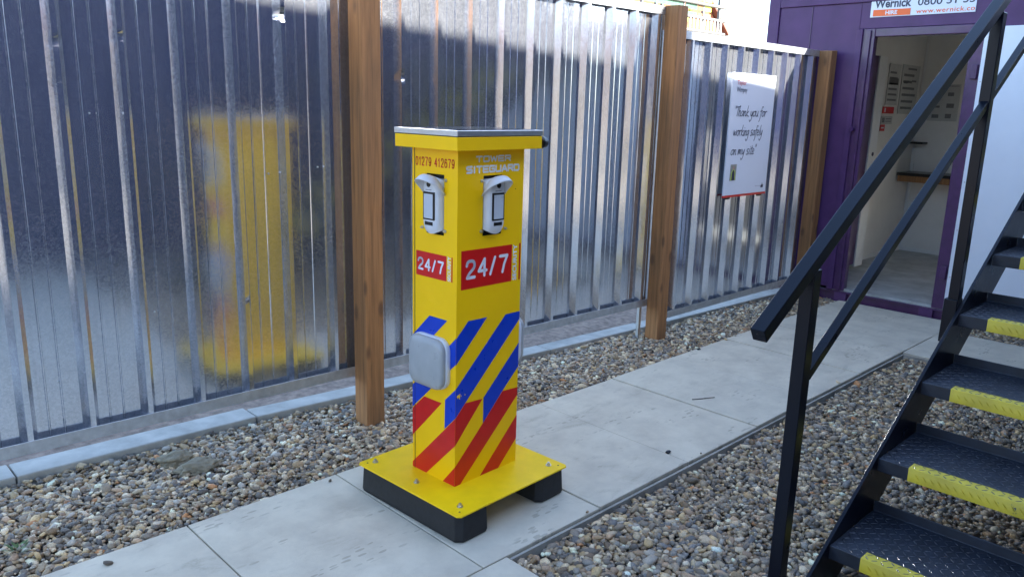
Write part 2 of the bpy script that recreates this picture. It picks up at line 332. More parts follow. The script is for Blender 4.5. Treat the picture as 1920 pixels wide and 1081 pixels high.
# ------------------------------------------------------------------ pebbles (real stones, nobody could count them)
def ico(sub):
    b = bmesh.new(); bmesh.ops.create_icosphere(b, subdivisions=sub, radius=1); v = np.array([q.co[:] for q in b.verts]); f = np.array([[q.index for q in t.verts] for t in b.faces]); b.free(); return v, f
I2 = ico(2); I1 = ico(1)
PAL = np.array([(.30, .27, .23), (.22, .20, .18), (.15, .145, .145), (.42, .385, .32), (.52, .49, .44), (.12, .13, .155), (.27, .215, .145), (.20, .155, .105), (.36, .30, .20), (.33, .18, .09), (.085, .08, .08), (.24, .25, .27), (.30, .235, .19), (.18, .14, .105), (.62, .60, .57)])
PW = np.array([13, 13, 13, 11, 7, 9, 6, 4, 7, 1.1, 7, 10, 6, 5, 3]); PW = PW / PW.sum()
def pebbles(name, regs, label_kind='stuff', zb=-.03, near=2.75):
    VV, FF, CC = [], [], []; base = 0
    for reg in regs:
        (x0, x1, y0f, y1f, zt) = reg[:5]
        s = .0164; pts = []
        nx = int((x1 - x0) / s); 
        for layer in range(2):
            X = x0 + (np.arange(nx) + .5) * s + (s / 2 if layer else 0)
            for x in X:
                ya, yb = y0f(x), y1f(x); Y = np.arange(ya, yb, s * 1.0)
                if layer: 
                    Y = Y[rng.random(len(Y)) < .28]
                pts.append(np.c_[np.full(len(Y), x), Y, np.full(len(Y), zt + (0.0055 if layer else 0))])
        P_ = np.concatenate(pts); P_[:, :2] += rng.uniform(-.0085, .0085, (len(P_), 2)); P_[:, 2] += rng.uniform(-.006, .005, len(P_))
        P_[:, 2] += .006 * np.sin(P_[:, 0] * 5.1) * np.sin(P_[:, 1] * 6.3 + 1)
        if len(reg) > 5:      # a few stones kicked onto the slabs, thinning out from the edge
            nk = reg[5]; edge = reg[6]; sgn = reg[7]; off = rng.exponential(.035, nk)
            P_ = np.concatenate([P_, np.c_[rng.uniform(x0, x1, nk), edge + sgn * off, np.full(nk, .0035)]])
        dist = np.hypot(P_[:, 0], P_[:, 1])
        for sel, (tv, tf) in ((dist < near, I2), (dist >= near, I1)):
            Q = P_[sel]; n = len(Q)
            if not n: continue
            a_ = rng.lognormal(math.log(.0107), .34, n); a_ = np.clip(a_, .006, .026)
            sc = np.c_[a_ * rng.uniform(1.0, 1.45, n), a_ * rng.uniform(.72, 1.0, n), a_ * rng.uniform(.45, .75, n)]
            var = rng.integers(0, 8, n); tvs = []
            for q in range(8):
                nz = rng.normal(0, .11, (len(tv), 1)); tvs.append(tv * (1 + nz))
            tvs = np.array(tvs)[var]                                 # n,k,3
            Vv = tvs * sc[:, None, :]
            tx = rng.normal(0, .32, n); ty = rng.normal(0, .32, n); tz = rng.uniform(0, 6.283, n)
            def rot(V_, ang, i, j):
                c_, s_ = np.cos(ang)[:, None], np.sin(ang)[:, None]; A_, B_ = V_[..., i].copy(), V_[..., j].copy(); V_[..., i] = c_ * A_ - s_ * B_; V_[..., j] = s_ * A_ + c_ * B_
            rot(Vv, tx, 1, 2); rot(Vv, ty, 0, 2); rot(Vv, tz, 0, 1)
            Vv += Q[:, None, :]
            col = PAL[rng.choice(len(PAL), n, p=PW)] * rng.uniform(.70, 1.50, (n, 1)) * np.array([1.27, 1.03, .74]); col = np.clip(col, .03, .8)
            k_ = len(tv)
            VV.append(Vv.reshape(-1, 3)); FF.append((tf[None] + (base + np.arange(n) * k_)[:, None, None]).reshape(-1, 3)); CC.append(np.repeat(col, k_, 0)); base += n * k_
    V_ = np.concatenate(VV); F_ = np.concatenate(FF); C_ = np.concatenate(CC)
    me = bpy.data.meshes.new(name); me.vertices.add(len(V_)); me.vertices.foreach_set('co', V_.astype(np.float32).ravel())
    me.loops.add(F_.size); me.loops.foreach_set('vertex_index', F_.astype(np.int32).ravel())
    me.polygons.add(len(F_)); me.polygons.foreach_set('loop_start', np.arange(0, F_.size, 3, dtype=np.int32)); me.polygons.foreach_set('loop_total', np.full(len(F_), 3, np.int32))
    me.update(); me.validate()
    at = me.color_attributes.new('Col', 'FLOAT_COLOR', 'POINT'); at.data.foreach_set('color', np.c_[C_, np.ones(len(C_))].astype(np.float32).ravel())
    me.polygons.foreach_set('use_smooth', np.ones(len(F_), bool)); me.update()
    return obj(name, me, 'pebble')
kx = [q[0] for q in kp]; ky = [q[1] for q in kp]
c_ = lambda v: (lambda x: v)
g1 = pebbles('gravel', [(-.2, 6.36, c_(2.625), lambda x: np.interp(x, kx, ky) - .006, -.018, 5, 2.61, -1)])
tag(g1, 'strip of mixed rounded gravel between fence kerb and slab path', 'gravel', kind='stuff')
def spill(x0, x1, y0, y1, n, zt=.004):
    return (x0, x1, y0, y1, n, zt)
g2 = pebbles('gravel', [(1.705, 5.215, c_(-.1), c_(1.685), -.030, 3, 1.715, 1), (6.03, 6.37, c_(0.0), c_(1.70), -.022)])
tag(g2, 'bed of mixed rounded gravel under the black staircase beside the path', 'gravel', kind='stuff')

# ------------------------------------------------------------------ corrugated steel fences
PITCH = .2095
def profile(n):
    """one rib and pan after the other, y=0 at the rib crown, pans .035 behind; (x, y)"""
    D = .035; pts = []
    for i in range(n):
        x = i * PITCH
        pts += [(x, D), (x + .019, 0), (x + .037, 0), (x + .057, D)]
        for c in (.098, .148): pts += [(x + c - .004, D), (x + c - .0012, D - .0032), (x + c + .0012, D - .0032), (x + c + .004, D)]
    return pts
DENTS = []
def fence(P0, P1, z0, z1, label, xoff, nrib, dents=(), end_left=False):
    P0 = Vector((*P0, 0)); P1 = Vector((*P1, 0)); L = (P1 - P0).length; ang = math.atan2(P1.y - P0.y, P1.x - P0.x)
    t = thing('corrugated_fence_panel', label, 'fence panel', P0, ang, 'corrugated steel fence panels between timber posts')
    zs = sorted(set([z0 + .004, z1 - .004] + [d[1] + q for d in dents for q in (-.06, -.04, -.03, -.02, -.01, 0, .01, .02, .03, .04, .06)]))
    start = -xoff; i = 0; per = 5
    allp = [(x + start, y) for x, y in profile(nrib)] 
    per_pts = len(profile(1)) * per
    for s_ in range(0, len(allp) - 1, per_pts):
        seg = allp[s_:s_ + per_pts + 1]; seg = [(min(max(x, .002), L - .002), y) for x, y in seg]
        seg = [q for k_, q in enumerate(seg) if k_ == 0 or q[0] - seg[k_ - 1][0] > 1e-5 or q[0] == seg[k_ - 1][0] and 0]
        if len(seg) < 2: continue
        bm = bmesh.new(); grid = []
        for z in zs:
            row = []
            for x, y in seg:
                dy = 0; dx = 0
                for dxw, dzw, amp in dents:
                    if y < .01: dy += amp * .55 * math.exp(-((x - dxw) / .03) ** 2 - ((z - dzw) / .020) ** 2)
                row.append(bm.verts.new((x + dx, y + dy, z)))
            grid.append(row)
        for r in range(len(grid) - 1):
            for c in range(len(seg) - 1): bm.faces.new((grid[r][c], grid[r][c + 1], grid[r + 1][c + 1], grid[r + 1][c]))
        o = obj('corrugated_sheet', bm, 'galv', t); sm = o.modifiers.new('thick', 'SOLIDIFY'); sm.thickness = .0008; sm.offset = -1
    for z in (z0, z1):
        zc = z if z == z0 else z - .048
        bm = bmesh.new(); box(bm, 0, L, -.0032, -.0012, zc, zc + .048); box(bm, 0, L, -.0012, .040, zc if z == z0 else zc + .046, zc + (.002 if z == z0 else .048)); box(bm, 0, L, .040, .042, zc, zc + .048)
        obj('bottom_rail' if z == z0 else 'top_rail', bm, 'galv_rail', t, bevel=.0008, seg=1)
    for x in (0, L):
        xx = x if x == 0 else x - .03; bm = bmesh.new(); box(bm, xx + .001, xx + .029, .0445, .0475, z0, z1); obj('end_flange', bm, 'galv_rail', t)
    return t
# fence line of the two near panels: y = 3.114 - .027 x
fy = lambda x: 3.114 - .027 * x
XA = -.35
fA = fence((XA, fy(XA)), (2.029, fy(2.029)), .212, 2.096, 'tall corrugated steel fence panel left of the nearest timber post', -((.808 - 5 * PITCH) - XA) if False else -(.808 - 5 * PITCH - XA) , 11, dents=[(.86 - XA, 1.66, .014), (1.07 - XA, 1.69, .012), (1.50 - XA, .66, .02), (1.675 - XA, 1.82, .022), (.82 - XA, 1.52, .006)])
fB = fence((2.031, fy(2.031)), (4.266, fy(4.266)), .212, 2.096, 'corrugated steel fence panel behind the yellow security tower, between two timber posts', -(2.235 - 2.031) + PITCH, 12, dents=[(2.263 - 2.031, 1.60, .014)])
for x in (4.178,):
    bm = bmesh.new(); box(bm, x - 2.031, x - 2.031 + .022, .03, .05, -.03, .211); obj('rail_foot', bm, 'galv_rail', fB)
fC = fence((4.27, 2.962), (6.325, 2.962), .102, 1.967, 'lower corrugated steel fence panel with the white sign board, next to the purple cabin', -(4.45 - 4.27) + PITCH, 11)
# fixing screws driven into the pans of the near panel
for x, z in ((.93, 1.42), (1.60, 1.18), (1.83, 1.20), (1.10, .66), (2.66, .9), (3.30, 1.40), (.74, .45)):
    px = x - (XA if x < 2 else 2.031); obj('fixing_screw', ncyl((px, .0345, z), (px, .030, z), .004, .003, n=8), 'zinc', fA if x < 2 else fB)

# timber posts
def post(x, y, z1, label, lean=0):
    t = thing('timber_post', label, 'post', (x + .05, y + .05, -.06), 0, 'square timber fence posts')
    bm = bmesh.new(); box(bm, -.05, .05, -.05, .05, 0, z1 + .06)
    for v in bm.verts:
        if v.co.z > .1: v.co.x += lean; v.co.z += random.uniform(-.004, .004)
    obj('timber', bm, 'wood', t, bevel=.004)
    return t
post(1.975, 2.96, 2.30, 'nearest square timber fence post standing in the gravel behind the yellow tower')
post(4.212, 2.90, 2.098, 'middle timber fence post where the tall panel meets the lower panel', -.012)
post(6.237, 2.860, 1.966, 'far timber fence post against the purple cabin')

# ------------------------------------------------------------------ yellow security tower
CA = R(2.3); U = Vector((math.cos(CA), math.sin(CA), 0)); V = Vector((-math.sin(CA), math.cos(CA), 0)); C0 = Vector((1.737, 2.04, 0))
CW, CD = .327, .240
ctr = C0 + U * CW / 2 + V * CD / 2
T = thing('security_tower', 'yellow portable security tower with motion sensors, blue and red stripes, on black rubber feet', 'security tower', ctr, CA)
ox, oy = -CW / 2, -CD / 2
# base plate local corners from the near corner
bx0, by0 = -.140, -.176; bs = .585
bm = bmesh.new(); ZP = .110; x0, y0 = ox + bx0, oy + by0
pts = [(x0 + .012, y0), (x0 + bs - .012, y0), (x0 + bs, y0 + .012), (x0 + bs, y0 + bs - .012), (x0 + bs - .012, y0 + bs), (x0 + .012, y0 + bs), (x0, y0 + bs - .012), (x0, y0 + .012)]
prism(bm, [(x, y, ZP - .006) for x, y in pts], (0, 0, .006)); obj('base_plate', bm, 'yellow_plate', T, bevel=.0012)
for fx in (x0 + .004, x0 + bs - .164):
    bm = bmesh.new(); c = .022; xa, xb, ya, yb = fx, fx + .16, y0 + .004, y0 + bs - .004
    lv = [(0.0, .003), (.012, 0), (ZP - .0062, .004)]
    rings = []
    for z, ins in lv:
        xa_, xb_, ya_, yb_ = xa + ins, xb - ins, ya + ins, yb - ins
        rings.append([bm.verts.new((x, y, z)) for x, y in ((xa_ + c, ya_), (xb_ - c, ya_), (xb_, ya_ + c), (xb_, yb_ - c), (xb_ - c, yb_), (xa_ + c, yb_), (xa_, yb_ - c), (xa_, ya_ + c))])
    for A_, B_ in zip(rings, rings[1:]):
        for i in range(8): bm.faces.new((A_[i], A_[(i + 1) % 8], B_[(i + 1) % 8], B_[i]))
    bm.faces.new(rings[0][::-1]); bm.faces.new(rings[-1]); obj('rubber_foot', bm, 'black_rubber', T, bevel=.003)
def bolt(x, y):
    bm = bmesh.new(); cyl(bm, (x, y, ZP), (x, y, ZP + .0022), .0115, n=20); cyl(bm, (x, y, ZP + .0022), (x, y, ZP + .0095), .0078, n=6); cyl(bm, (x, y, ZP + .0095), (x, y, ZP + .014), .0045, n=10)
    return obj('bolt', bm, 'zinc', T)
for bx_, by_ in ((.055, .055), (.055, bs - .042), (bs - .055, .055), (.062, .30), (bs - .055, bs - .05)): bolt(x0 + bx_, y0 + by_)
for bx_, by_ in ((.028, .028), (.028, bs - .028), (bs - .028, .028), (bs - .028, bs - .028)): obj('plate_hole', ncyl((x0 + bx_, y0 + by_, ZP), (x0 + bx_, y0 + by_, ZP + .0006), .0036, n=10), 'dark_gap', T)
# column as folded sheet shell with real openings
ZT = 1.336; th_ = .0022
def panel_open(axis, opening, w_):
    """four strips round a rectangular opening on a face; axis 'R' (y=0 face) or 'L' (x=0 face)"""
    a0, a1, b0, b1 = opening; bm = bmesh.new()
    for (p0, p1, q0, q1) in ((0, a0, ZP, ZT), (a1, w_, ZP, ZT), (a0, a1, ZP, b0), (a0, a1, b1, ZT)):
        if axis == 'R': box(bm, ox + p0, ox + p1, oy, oy + th_, q0, q1)
        else: box(bm, ox, ox + th_, oy + p0, oy + p1, q0, q1)
    bmesh.ops.remove_doubles(bm, verts=bm.verts[:], dist=1e-5)
    return bm
OR = (.1215, .2165, 1.034, 1.246); OL = (.0685, .1620, 1.038, 1.249)
obj('column_front', panel_open('R', OR, CW), 'yellow', T)
bm = panel_open('L', (OL[0], OL[1], OL[2], OL[3]), .2255)
for v in bm.verts:
    if abs(v.co.y - oy) < 1e-5: v.co.y += th_ + .0001
obj('column_side', bm, 'yellow', T)
bm = bmesh.new(); box(bm, ox + .0012, ox + th_, oy + .2268, oy + CD, ZP, ZT); box(bm, ox + th_, ox + CW - th_ - .0003, oy + CD - th_, oy + CD, ZP, ZT); box(bm, ox + CW - th_, ox + CW, oy + th_ + .0002, oy + CD, ZP, ZT); obj('column_back', bm, 'yellow', T)
obj('inner_case', nbox(ox + .03, ox + CW - .01, oy + .03, oy + CD - .01, ZP + .01, ZT - .01), 'dark_gap', T)
bm = bmesh.new(); box(bm, ox - .0012, ox - .0002, oy + .224, oy + .2268, ZP, ZT - .001); obj('seam', bm, 'dark_gap', T)
# cap and solar lid
cx0, cx1, cy0, cy1 = ox - .045, ox + CW + .045, oy - .045, oy + CD + .040
obj('cap', nbox(cx0, cx1, cy0, cy1, ZT + .0005, 1.381), 'yellow', T, bevel=.0015)
lid = obj('solar_lid_frame', nbox(cx0 - .002, cx1 + .002, cy0 - .002, cy1 + .002, 1.3835, 1.4025), 'alu', T, bevel=.0015)
obj('lid_gap', nbox(cx0 + .003, cx1 - .003, cy0 + .003, cy1 - .003, 1.381, 1.3835), 'dark_gap', T)
obj('solar_glass', nbox(cx0 + .02, cx1 - .02, cy0 + .02, cy1 - .02, 1.4022, 1.4040), 'panel_glass', lid)
for yy in (.3, .55, .8):
    obj('cell_line', nbox(cx0 + .022, cx1 - .022, cy0 + .02 + (cy1 - cy0 - .04) * yy, cy0 + .0215 + (cy1 - cy0 - .04) * yy, 1.4042, 1.4046), 'alu', lid)
kz = 1.357; ky_ = cy0 + .026; bm = bmesh.new(); cyl(bm, (cx1, ky_, kz), (cx1 + .013, ky_, kz), .006, n=12); cyl(bm, (cx1 + .008, ky_, kz), (cx1 + .011, ky_, kz), .011, n=6); kn = obj('knob_stud', bm, 'zinc', T)
bm = bmesh.new(); cyl(bm, (cx1 + .016, ky_, kz), (cx1 + .024, ky_, kz), .019, .0225, n=24); cyl(bm, (cx1 + .024, ky_, kz), (cx1 + .044, ky_, kz), .0225, .019, n=24); obj('lock_knob', bm, 'black_plastic', T, smooth=False)
# writing planes in tower coordinates
PR = Plane((ox, oy, 0), (1, 0, 0), (0, 0, 1)); PL = Plane((ox, oy + .24, 0), (0, -1, 0), (0, 0, 1))   # on PL x = .24 - a
la = lambda a_: .24 - a_
def stripes(name, mat, P, lst): 
    for pts in lst: polys(name, P, [pts], mat, T, h=.0004, t=.0005)
L_ = lambda pts: [(la(min(max(a_, 0.0), .2395)), z) for a_, z in pts]
stripes('blue_stripe', 'blue', PL, [L_(q) for q in ([(.143, .736), (.047, .736), (.125, .661), (.2390, .552), (.2390, .643)], [(0, .678), (0, .581), (.2390, .355), (.2390, .4415)] if False else [(0, .680), (0, .583), (.102, .488), (.20, .395), (.2395, .357), (.2395, .446), (.20, .483)])])
stripes('blue_stripe', 'blue', PL, [L_([(0, .489), (0, .379), (.057, .322), (.055, .436)])])
stripes('red_stripe', 'red', PL, [L_([(.172, .4165), (.074, .4175), (.2395, .242), (.2395, .352)]), L_([(0, .377), (0, .272), (.159, .1112), (.2395, .1112), (.2395, .131)]), L_([(0, .187), (0, .1112), (.064, .1112)])])
stripes('blue_stripe', 'blue', PR, [[(.058, .734), (.152, .732), (0, .581), (0, .678)], [(.250, .7255), (.3268, .7255), (.3268, .694), (.048, .427), (0, .379), (0, .489)], [(.3268, .600), (.3268, .503), (.242, .4245), (.1415, .323), (.1415, .423)]])
stripes('red_stripe', 'red', PR, [[(.0485, .4255), (.136, .4205), (0, .272), (0, .377)], [(.2435, .4235), (.3268, .419), (.3268, .388), (.028, .1112), (0, .1112), (0, .187), (.1415, .322)], [(.3268, .304), (.3268, .206), (.229, .1112), (.130, .1112)]])
polys('scuff_mark', PR, [[(.006, .462), (.014, .468), (.017, .460), (.009, .452)], [(.018, .470), (.022, .4695), (.021, .448), (.016, .450)], [(.043, .461), (.0475, .462), (.0465, .456)], [(.024, .462), (.029, .461), (.027, .457)]], 'yellow', T, h=.0010, t=.0003)
# square wide lettering, drawn as strokes
def sq(ch):
    G = {'T': [[(0, 1), (1, 1)], [(.5, 1), (.5, 0)]], 'O': [[(.08, 1), (.92, 1), (1, .92), (1, .08), (.92, 0), (.08, 0), (0, .08), (0, .92), (.08, 1)]], 'W': [[(0, 1), (.22, 0), (.5, .85), (.78, 0), (1, 1)]],
         'E': [[(1, 1), (.08, 1), (0, .92), (0, .08), (.08, 0), (1, 0)], [(0, .5), (.9, .5)]], 'R': [[(0, 0), (0, 1), (.9, 1), (1, .92), (1, .55), (.9, .47), (.25, .47)], [(.55, .47), (1, 0)]],
         'S': [[(1, 1), (.08, 1), (0, .92), (0, .6), (.08, .52), (.92, .5), (1, .42), (1, .08), (.92, 0), (0, 0)]], 'I': [[(.5, 0), (.5, 1)]], 'G': [[(1, 1), (.08, 1), (0, .92), (0, .08), (.08, 0), (1, 0), (1, .5), (.5, .5)]],
         'U': [[(0, 1), (0, .08), (.08, 0), (.92, 0), (1, .08), (1, 1)]], 'A': [[(0, 0), (.45, 1), (.55, 1), (1, 0)], [(.2, .32), (.8, .32)]], 'D': [[(0, 0), (0, 1), (.88, 1), (1, .88), (1, .12), (.88, 0), (0, 0)]]}
    return G[ch]
def sqtext(name, P, s_, x0, x1, y0, y1, wd, mat, parent, h):
    widths = [.35 if c == 'I' else (1.15 if c == 'W' else 1) for c in s_]; gap = .33; tot = sum(widths) + gap * (len(s_) - 1); u_ = (x1 - x0) / tot; bm = bmesh.new(); x = x0
    for c, wch in zip(s_, widths):
        for st in sq(c): ribbon(bm, P, [(x + px * wch * u_, y0 + wd / 2 + py * (y1 - y0 - wd)) for px, py in st], wd, h)
        x += (wch + gap) * u_
    return obj(name, bm, mat, parent)
sqtext('brand_lettering', PR, 'TOWER', .086, .254, 1.2925, 1.3155, .0058, 'silver_vinyl', T, .0008)
sqtext('brand_lettering', PR, 'SITEGUARD', .041, .299, 1.2555, 1.2825, .0070, 'silver_vinyl', T, .0008)
def dig(name, P, s_, x0, x1, y0, y1, wd, mat, parent, h, sl=0):
    G = {'0': ([(.5, 1), (.12, .88), (0, .5), (.12, .12), (.5, 0), (.88, .12), (1, .5), (.88, .88), (.5, 1)], 1), '1': ([(.1, .78), (.45, .86), (.6, 1), (.6, 0)], 0), '2': ([(0, .74), (.14, .95), (.5, 1), (.86, .94), (.97, .74), (.84, .52), (.35, .26), (.06, 0)], 2),
         '4': ([(.74, 0), (.74, 1), (0, .3), (1, .3)], 0), '6': ([(.92, .86), (.55, 1), (.15, .85), (0, .45), (.1, .12), (.5, 0), (.9, .1), (1, .33), (.88, .56), (.5, .64), (.12, .5), (.02, .33)], 1), '7': ([(0, 1), (1, 1), (.6, .5), (.38, 0)], 0),
         '9': ([(.08, .14), (.45, 0), (.85, .15), (1, .55), (.9, .88), (.5, 1), (.1, .9), (0, .67), (.12, .44), (.5, .36), (.88, .5), (.98, .67)], 1), '/': ([(0, 0), (.8, 1)], 0)}
    wds = [{'1': .7, ' ': .45, '/': .72}.get(c, 1) for c in s_]; gap = (wd * 1.75) ; tot = sum(wds); u_ = (x1 - x0 - gap * (len(s_) - 1) - wd) / tot; x = x0 + wd / 2
    for c, wc in zip(s_, wds):
        if c != ' ':
            pts, k_ = G[c]; pts = smoothline(pts, 5) if k_ else pts
            if k_ == 2: pts = pts + [(1, 0)]
            bm = bmesh.new(); ribbon(bm, P, [(x + px * wc * u_, y0 + wd / 2 + py * (y1 - y0 - wd)) for px, py in pts], wd, h); obj(name, bm, mat, parent)
        x += wc * u_ + gap
polys('red_label', PR, [[(.020, .852), (.2745, .850), (.2745, .988), (.020, .991)]], 'red', T, h=.0004, t=.0005)
dig('digit', PR, '24/7', .040, .256, .886, .957, .0115, 'white_vinyl', T, .0013)
dig('digit', PL, '01279 412679', la(.2205), la(.016), 1.2725, 1.3045, .0043, 'red', T, .0006)
text('lettering', PR, 'SECURITY', .281, .851, .302, .987, 'white_vinyl', T, bold=.025, h=.0008, rot=90)
polys('red_bar', PR, [[(.3145, .85), (.3215, .85), (.3215, .988), (.3145, .988)]], 'red', T, h=.0004, t=.0005)
polys('red_label', PL, [L_([(.217, .878), (.0535, .878), (.0535, .968), (.217, .968)])], 'red', T, h=.0004, t=.0005)
dig('digit', PL, '24/7', la(.2085), la(.066), .899, .946, .0078, 'white_vinyl', T, .0013)
text('lettering', PL, 'SECURITY', la(.047), .880, la(.031), .969, 'white_vinyl', T, bold=.02, h=.0008, rot=90)
polys('red_bar', PL, [L_([(.027, .879), (.0215, .879), (.0215, .968), (.027, .968)])], 'red', T, h=.0004, t=.0005)
# motion sensors: local frame x right, y outward, z up
def sensor(F):
    W_ = .0430; prof = [(-W_, -.028), (-W_, .004), (-.041, .014), (-.036, .022), (-.028, .0265), (-.014, .029), (0, .030), (.014, .029), (.028, .0265), (.036, .022), (.041, .014), (W_, .004), (W_, -.028)]
    bm = bmesh.new(); rows = []
    for z in np.linspace(0, 1, 14):
        row = []
        for x, y in prof:
            zb = 1.040 + .016 * (abs(x) / W_) ** 2; zt = 1.2425 - .012 * (x / W_) ** 2; yy = y
            if z > .9: yy = y - (z - .9) * .10 if y > .006 else y
            if z < .1: yy = y - (.1 - z) * .10 if y > .006 else y
            row.append(bm.verts.new(F(x, yy, zb + (zt - zb) * z)))
        rows.append(row)
    for a_, b_ in zip(rows, rows[1:]):
        for i in range(len(prof) - 1): bm.faces.new((a_[i], a_[i + 1], b_[i + 1], b_[i]))
    bm.faces.new(rows[0]); bm.faces.new(rows[-1][::-1])
    body = obj('sensor', bm, 'white_plastic', T, smooth=True)
    try: body.data.set_sharp_from_angle(angle=R(50))
    except Exception: pass
    # hood
    bm = bmesh.new(); n = 25; rings = []
    for k_ in range(7):
        t = k_ / 6; row = []
        for i in range(n):
            an = math.pi * i / (n - 1); s_, c2 = math.sin(an), math.cos(an)
            inner = np.array([.0425 * c2, .030 * s_ ** .8, 1.237 + .007 * s_ - .040 * (1 - s_) ** 1.5]); outer = np.array([.058 * c2, .004 + .072 * s_ ** .9, 1.176 + .056 * s_ ** .7])
            p_ = inner * (1 - t) + outer * t; p_[2] += .009 * math.sin(math.pi * t) * s_
            row.append(bm.verts.new(F(*p_)))
        rings.append(row)
    for a_, b_ in zip(rings, rings[1:]):
        for i in range(n - 1): bm.faces.new((a_[i], a_[i + 1], b_[i + 1], b_[i]))
    hd = obj('hood', bm, 'white_plastic', body, smooth=True); sm = hd.modifiers.new('t', 'SOLIDIFY'); sm.thickness = .0024; sm.offset = 0
    def fb(name, x0_, x1_, z0_, z1_, y0_, y1_, mat):
        bm = bmesh.new(); v = [bm.verts.new(F(x, y, z)) for x in (x0_, x1_) for y in (y0_, y1_) for z in (z0_, z1_)]
        for f in ((0, 1, 3, 2), (4, 6, 7, 5), (0, 4, 5, 1), (2, 3, 7, 6), (0, 2, 6, 4), (1, 5, 7, 3)): bm.faces.new([v[i] for i in f])
        return obj(name, bm, mat, body, bevel=.0015)
    fb('window_frame', -.029, .029, 1.0895, 1.187, .024, .0312, 'black_plastic'); fb('sensor_window', -.0235, .0235, 1.0945, 1.180, .026, .0325, 'lens_grey')
    fb('indicator_window', -.020, .020, 1.0705, 1.0835, .024, .0305, 'black_plastic'); fb('maker_mark', -.016, .014, 1.1925, 1.1945, .028, .0303, 'ink')
    bm = bmesh.new(); cyl(bm, F(0, .026, 1.2125), F(0, .0315, 1.2125), .0095, n=20); obj('lens', bm, 'black_plastic', body)
    fb('mount_plate', -.0445, .0445, 1.036, 1.245, -.032, -.024, 'black_plastic')
sensor(lambda x, y, z: Vector((ox + .169 + x, oy - y, z)))
sensor(lambda x, y, z: Vector((ox - y, oy + .1155 - x, z + .002)))
for P, lst in ((PR, [(.112, 1.229), (.112, 1.052), (.233, 1.052)]), (PL, [(la(.058), 1.231), (la(.181), 1.056), (la(.060), 1.055)])):
    for x, z in lst:
        bm = bmesh.new(); cyl(bm, P(x, z, 0), P(x, z, .004), .0058, n=14); cyl(bm, P(x, z, .004), P(x, z, .011), .0032, n=8); obj('screw', bm, 'zinc', T)
polys('small_dot', PR, [[(.283, 1.190), (.286, 1.190), (.286, 1.193), (.283, 1.193)]], 'dark_gap', T)
# square bulkhead lamps
def lamp(P, cx_, cz_):
    def rr(hw, h_, r=.045, n=8):
        out = []
        for qx, qz, a0 in ((1, 1, 0), (-1, 1, 90), (-1, -1, 180), (1, -1, 270)):
            for i in range(n + 1):
                an = R(a0 + 90 * i / n); out.append(P(cx_ + qx * (hw - r) + r * math.cos(an), cz_ + qz * (hw - r) + r * math.sin(an), h_))
        return out
    def loft(rs, name, mat, par):
        bm = bmesh.new(); rings = [[bm.verts.new(p) for p in r_] for r_ in rs]; n = len(rings[0])
        for a_, b_ in zip(rings, rings[1:]):
            for i in range(n): bm.faces.new((a_[i], a_[(i + 1) % n], b_[(i + 1) % n], b_[i]))
        bm.faces.new(rings[-1]); o = obj(name, bm, mat, par, smooth=True)
        return o
    b_ = loft([rr(.0955, .0), rr(.0965, .006), rr(.0965, .018), rr(.094, .021)], 'lamp_body', 'white_plastic', T)
    loft([rr(.0935, .0212, .043), rr(.0945, .028, .043), rr(.092, .037, .042), rr(.085, .0425, .038), rr(.070, .0465, .032), rr(.045, .0492, .024), rr(.018, .050, .010)], 'lamp_cover', 'lamp_cover', b_)
lamp(PL, la(.1245), .572)
lamp(Plane((ox + CW, oy, 0), (0, 1, 0), (0, 0, 1)), .10, .60)

# ------------------------------------------------------------------ sign board on the far fence
bt = thing('notice_board', 'white sign board with handwritten thank you message hung on the lower fence panel', 'sign', (5.27, 2.956, .885))
B0 = Plane((4.975 - 5.27, -.014, 0), (1, 0, 0), (0, 0, 1))
def BB(x, z): return (x - 4.975, z - .885)
obj('board', nbox(4.955 - 5.27, 5.553 - 5.27, -.0135, -.0035, .016, .858), 'board', bt, bevel=.001)
obj('red_edge', nbox(4.955 - 5.27, 5.553 - 5.27, -.0145, -.0037, .001, .0155), 'red', bt)
for x in (5.02, 5.47): obj('fixing_clip', nbox(x - 5.27 - .03, x - 5.27 + .03, -.0145, -.004, -.012, .0005), 'black_plastic', bt)
text('lettering', B0, 'Taylor', *BB(5.018, 1.655), *BB(5.135, 1.693), 'red', bt, h=.0015)
text('lettering', B0, 'Wimpey', *BB(5.015, 1.603), *BB(5.155, 1.650), 'ink', bt, h=.0015)
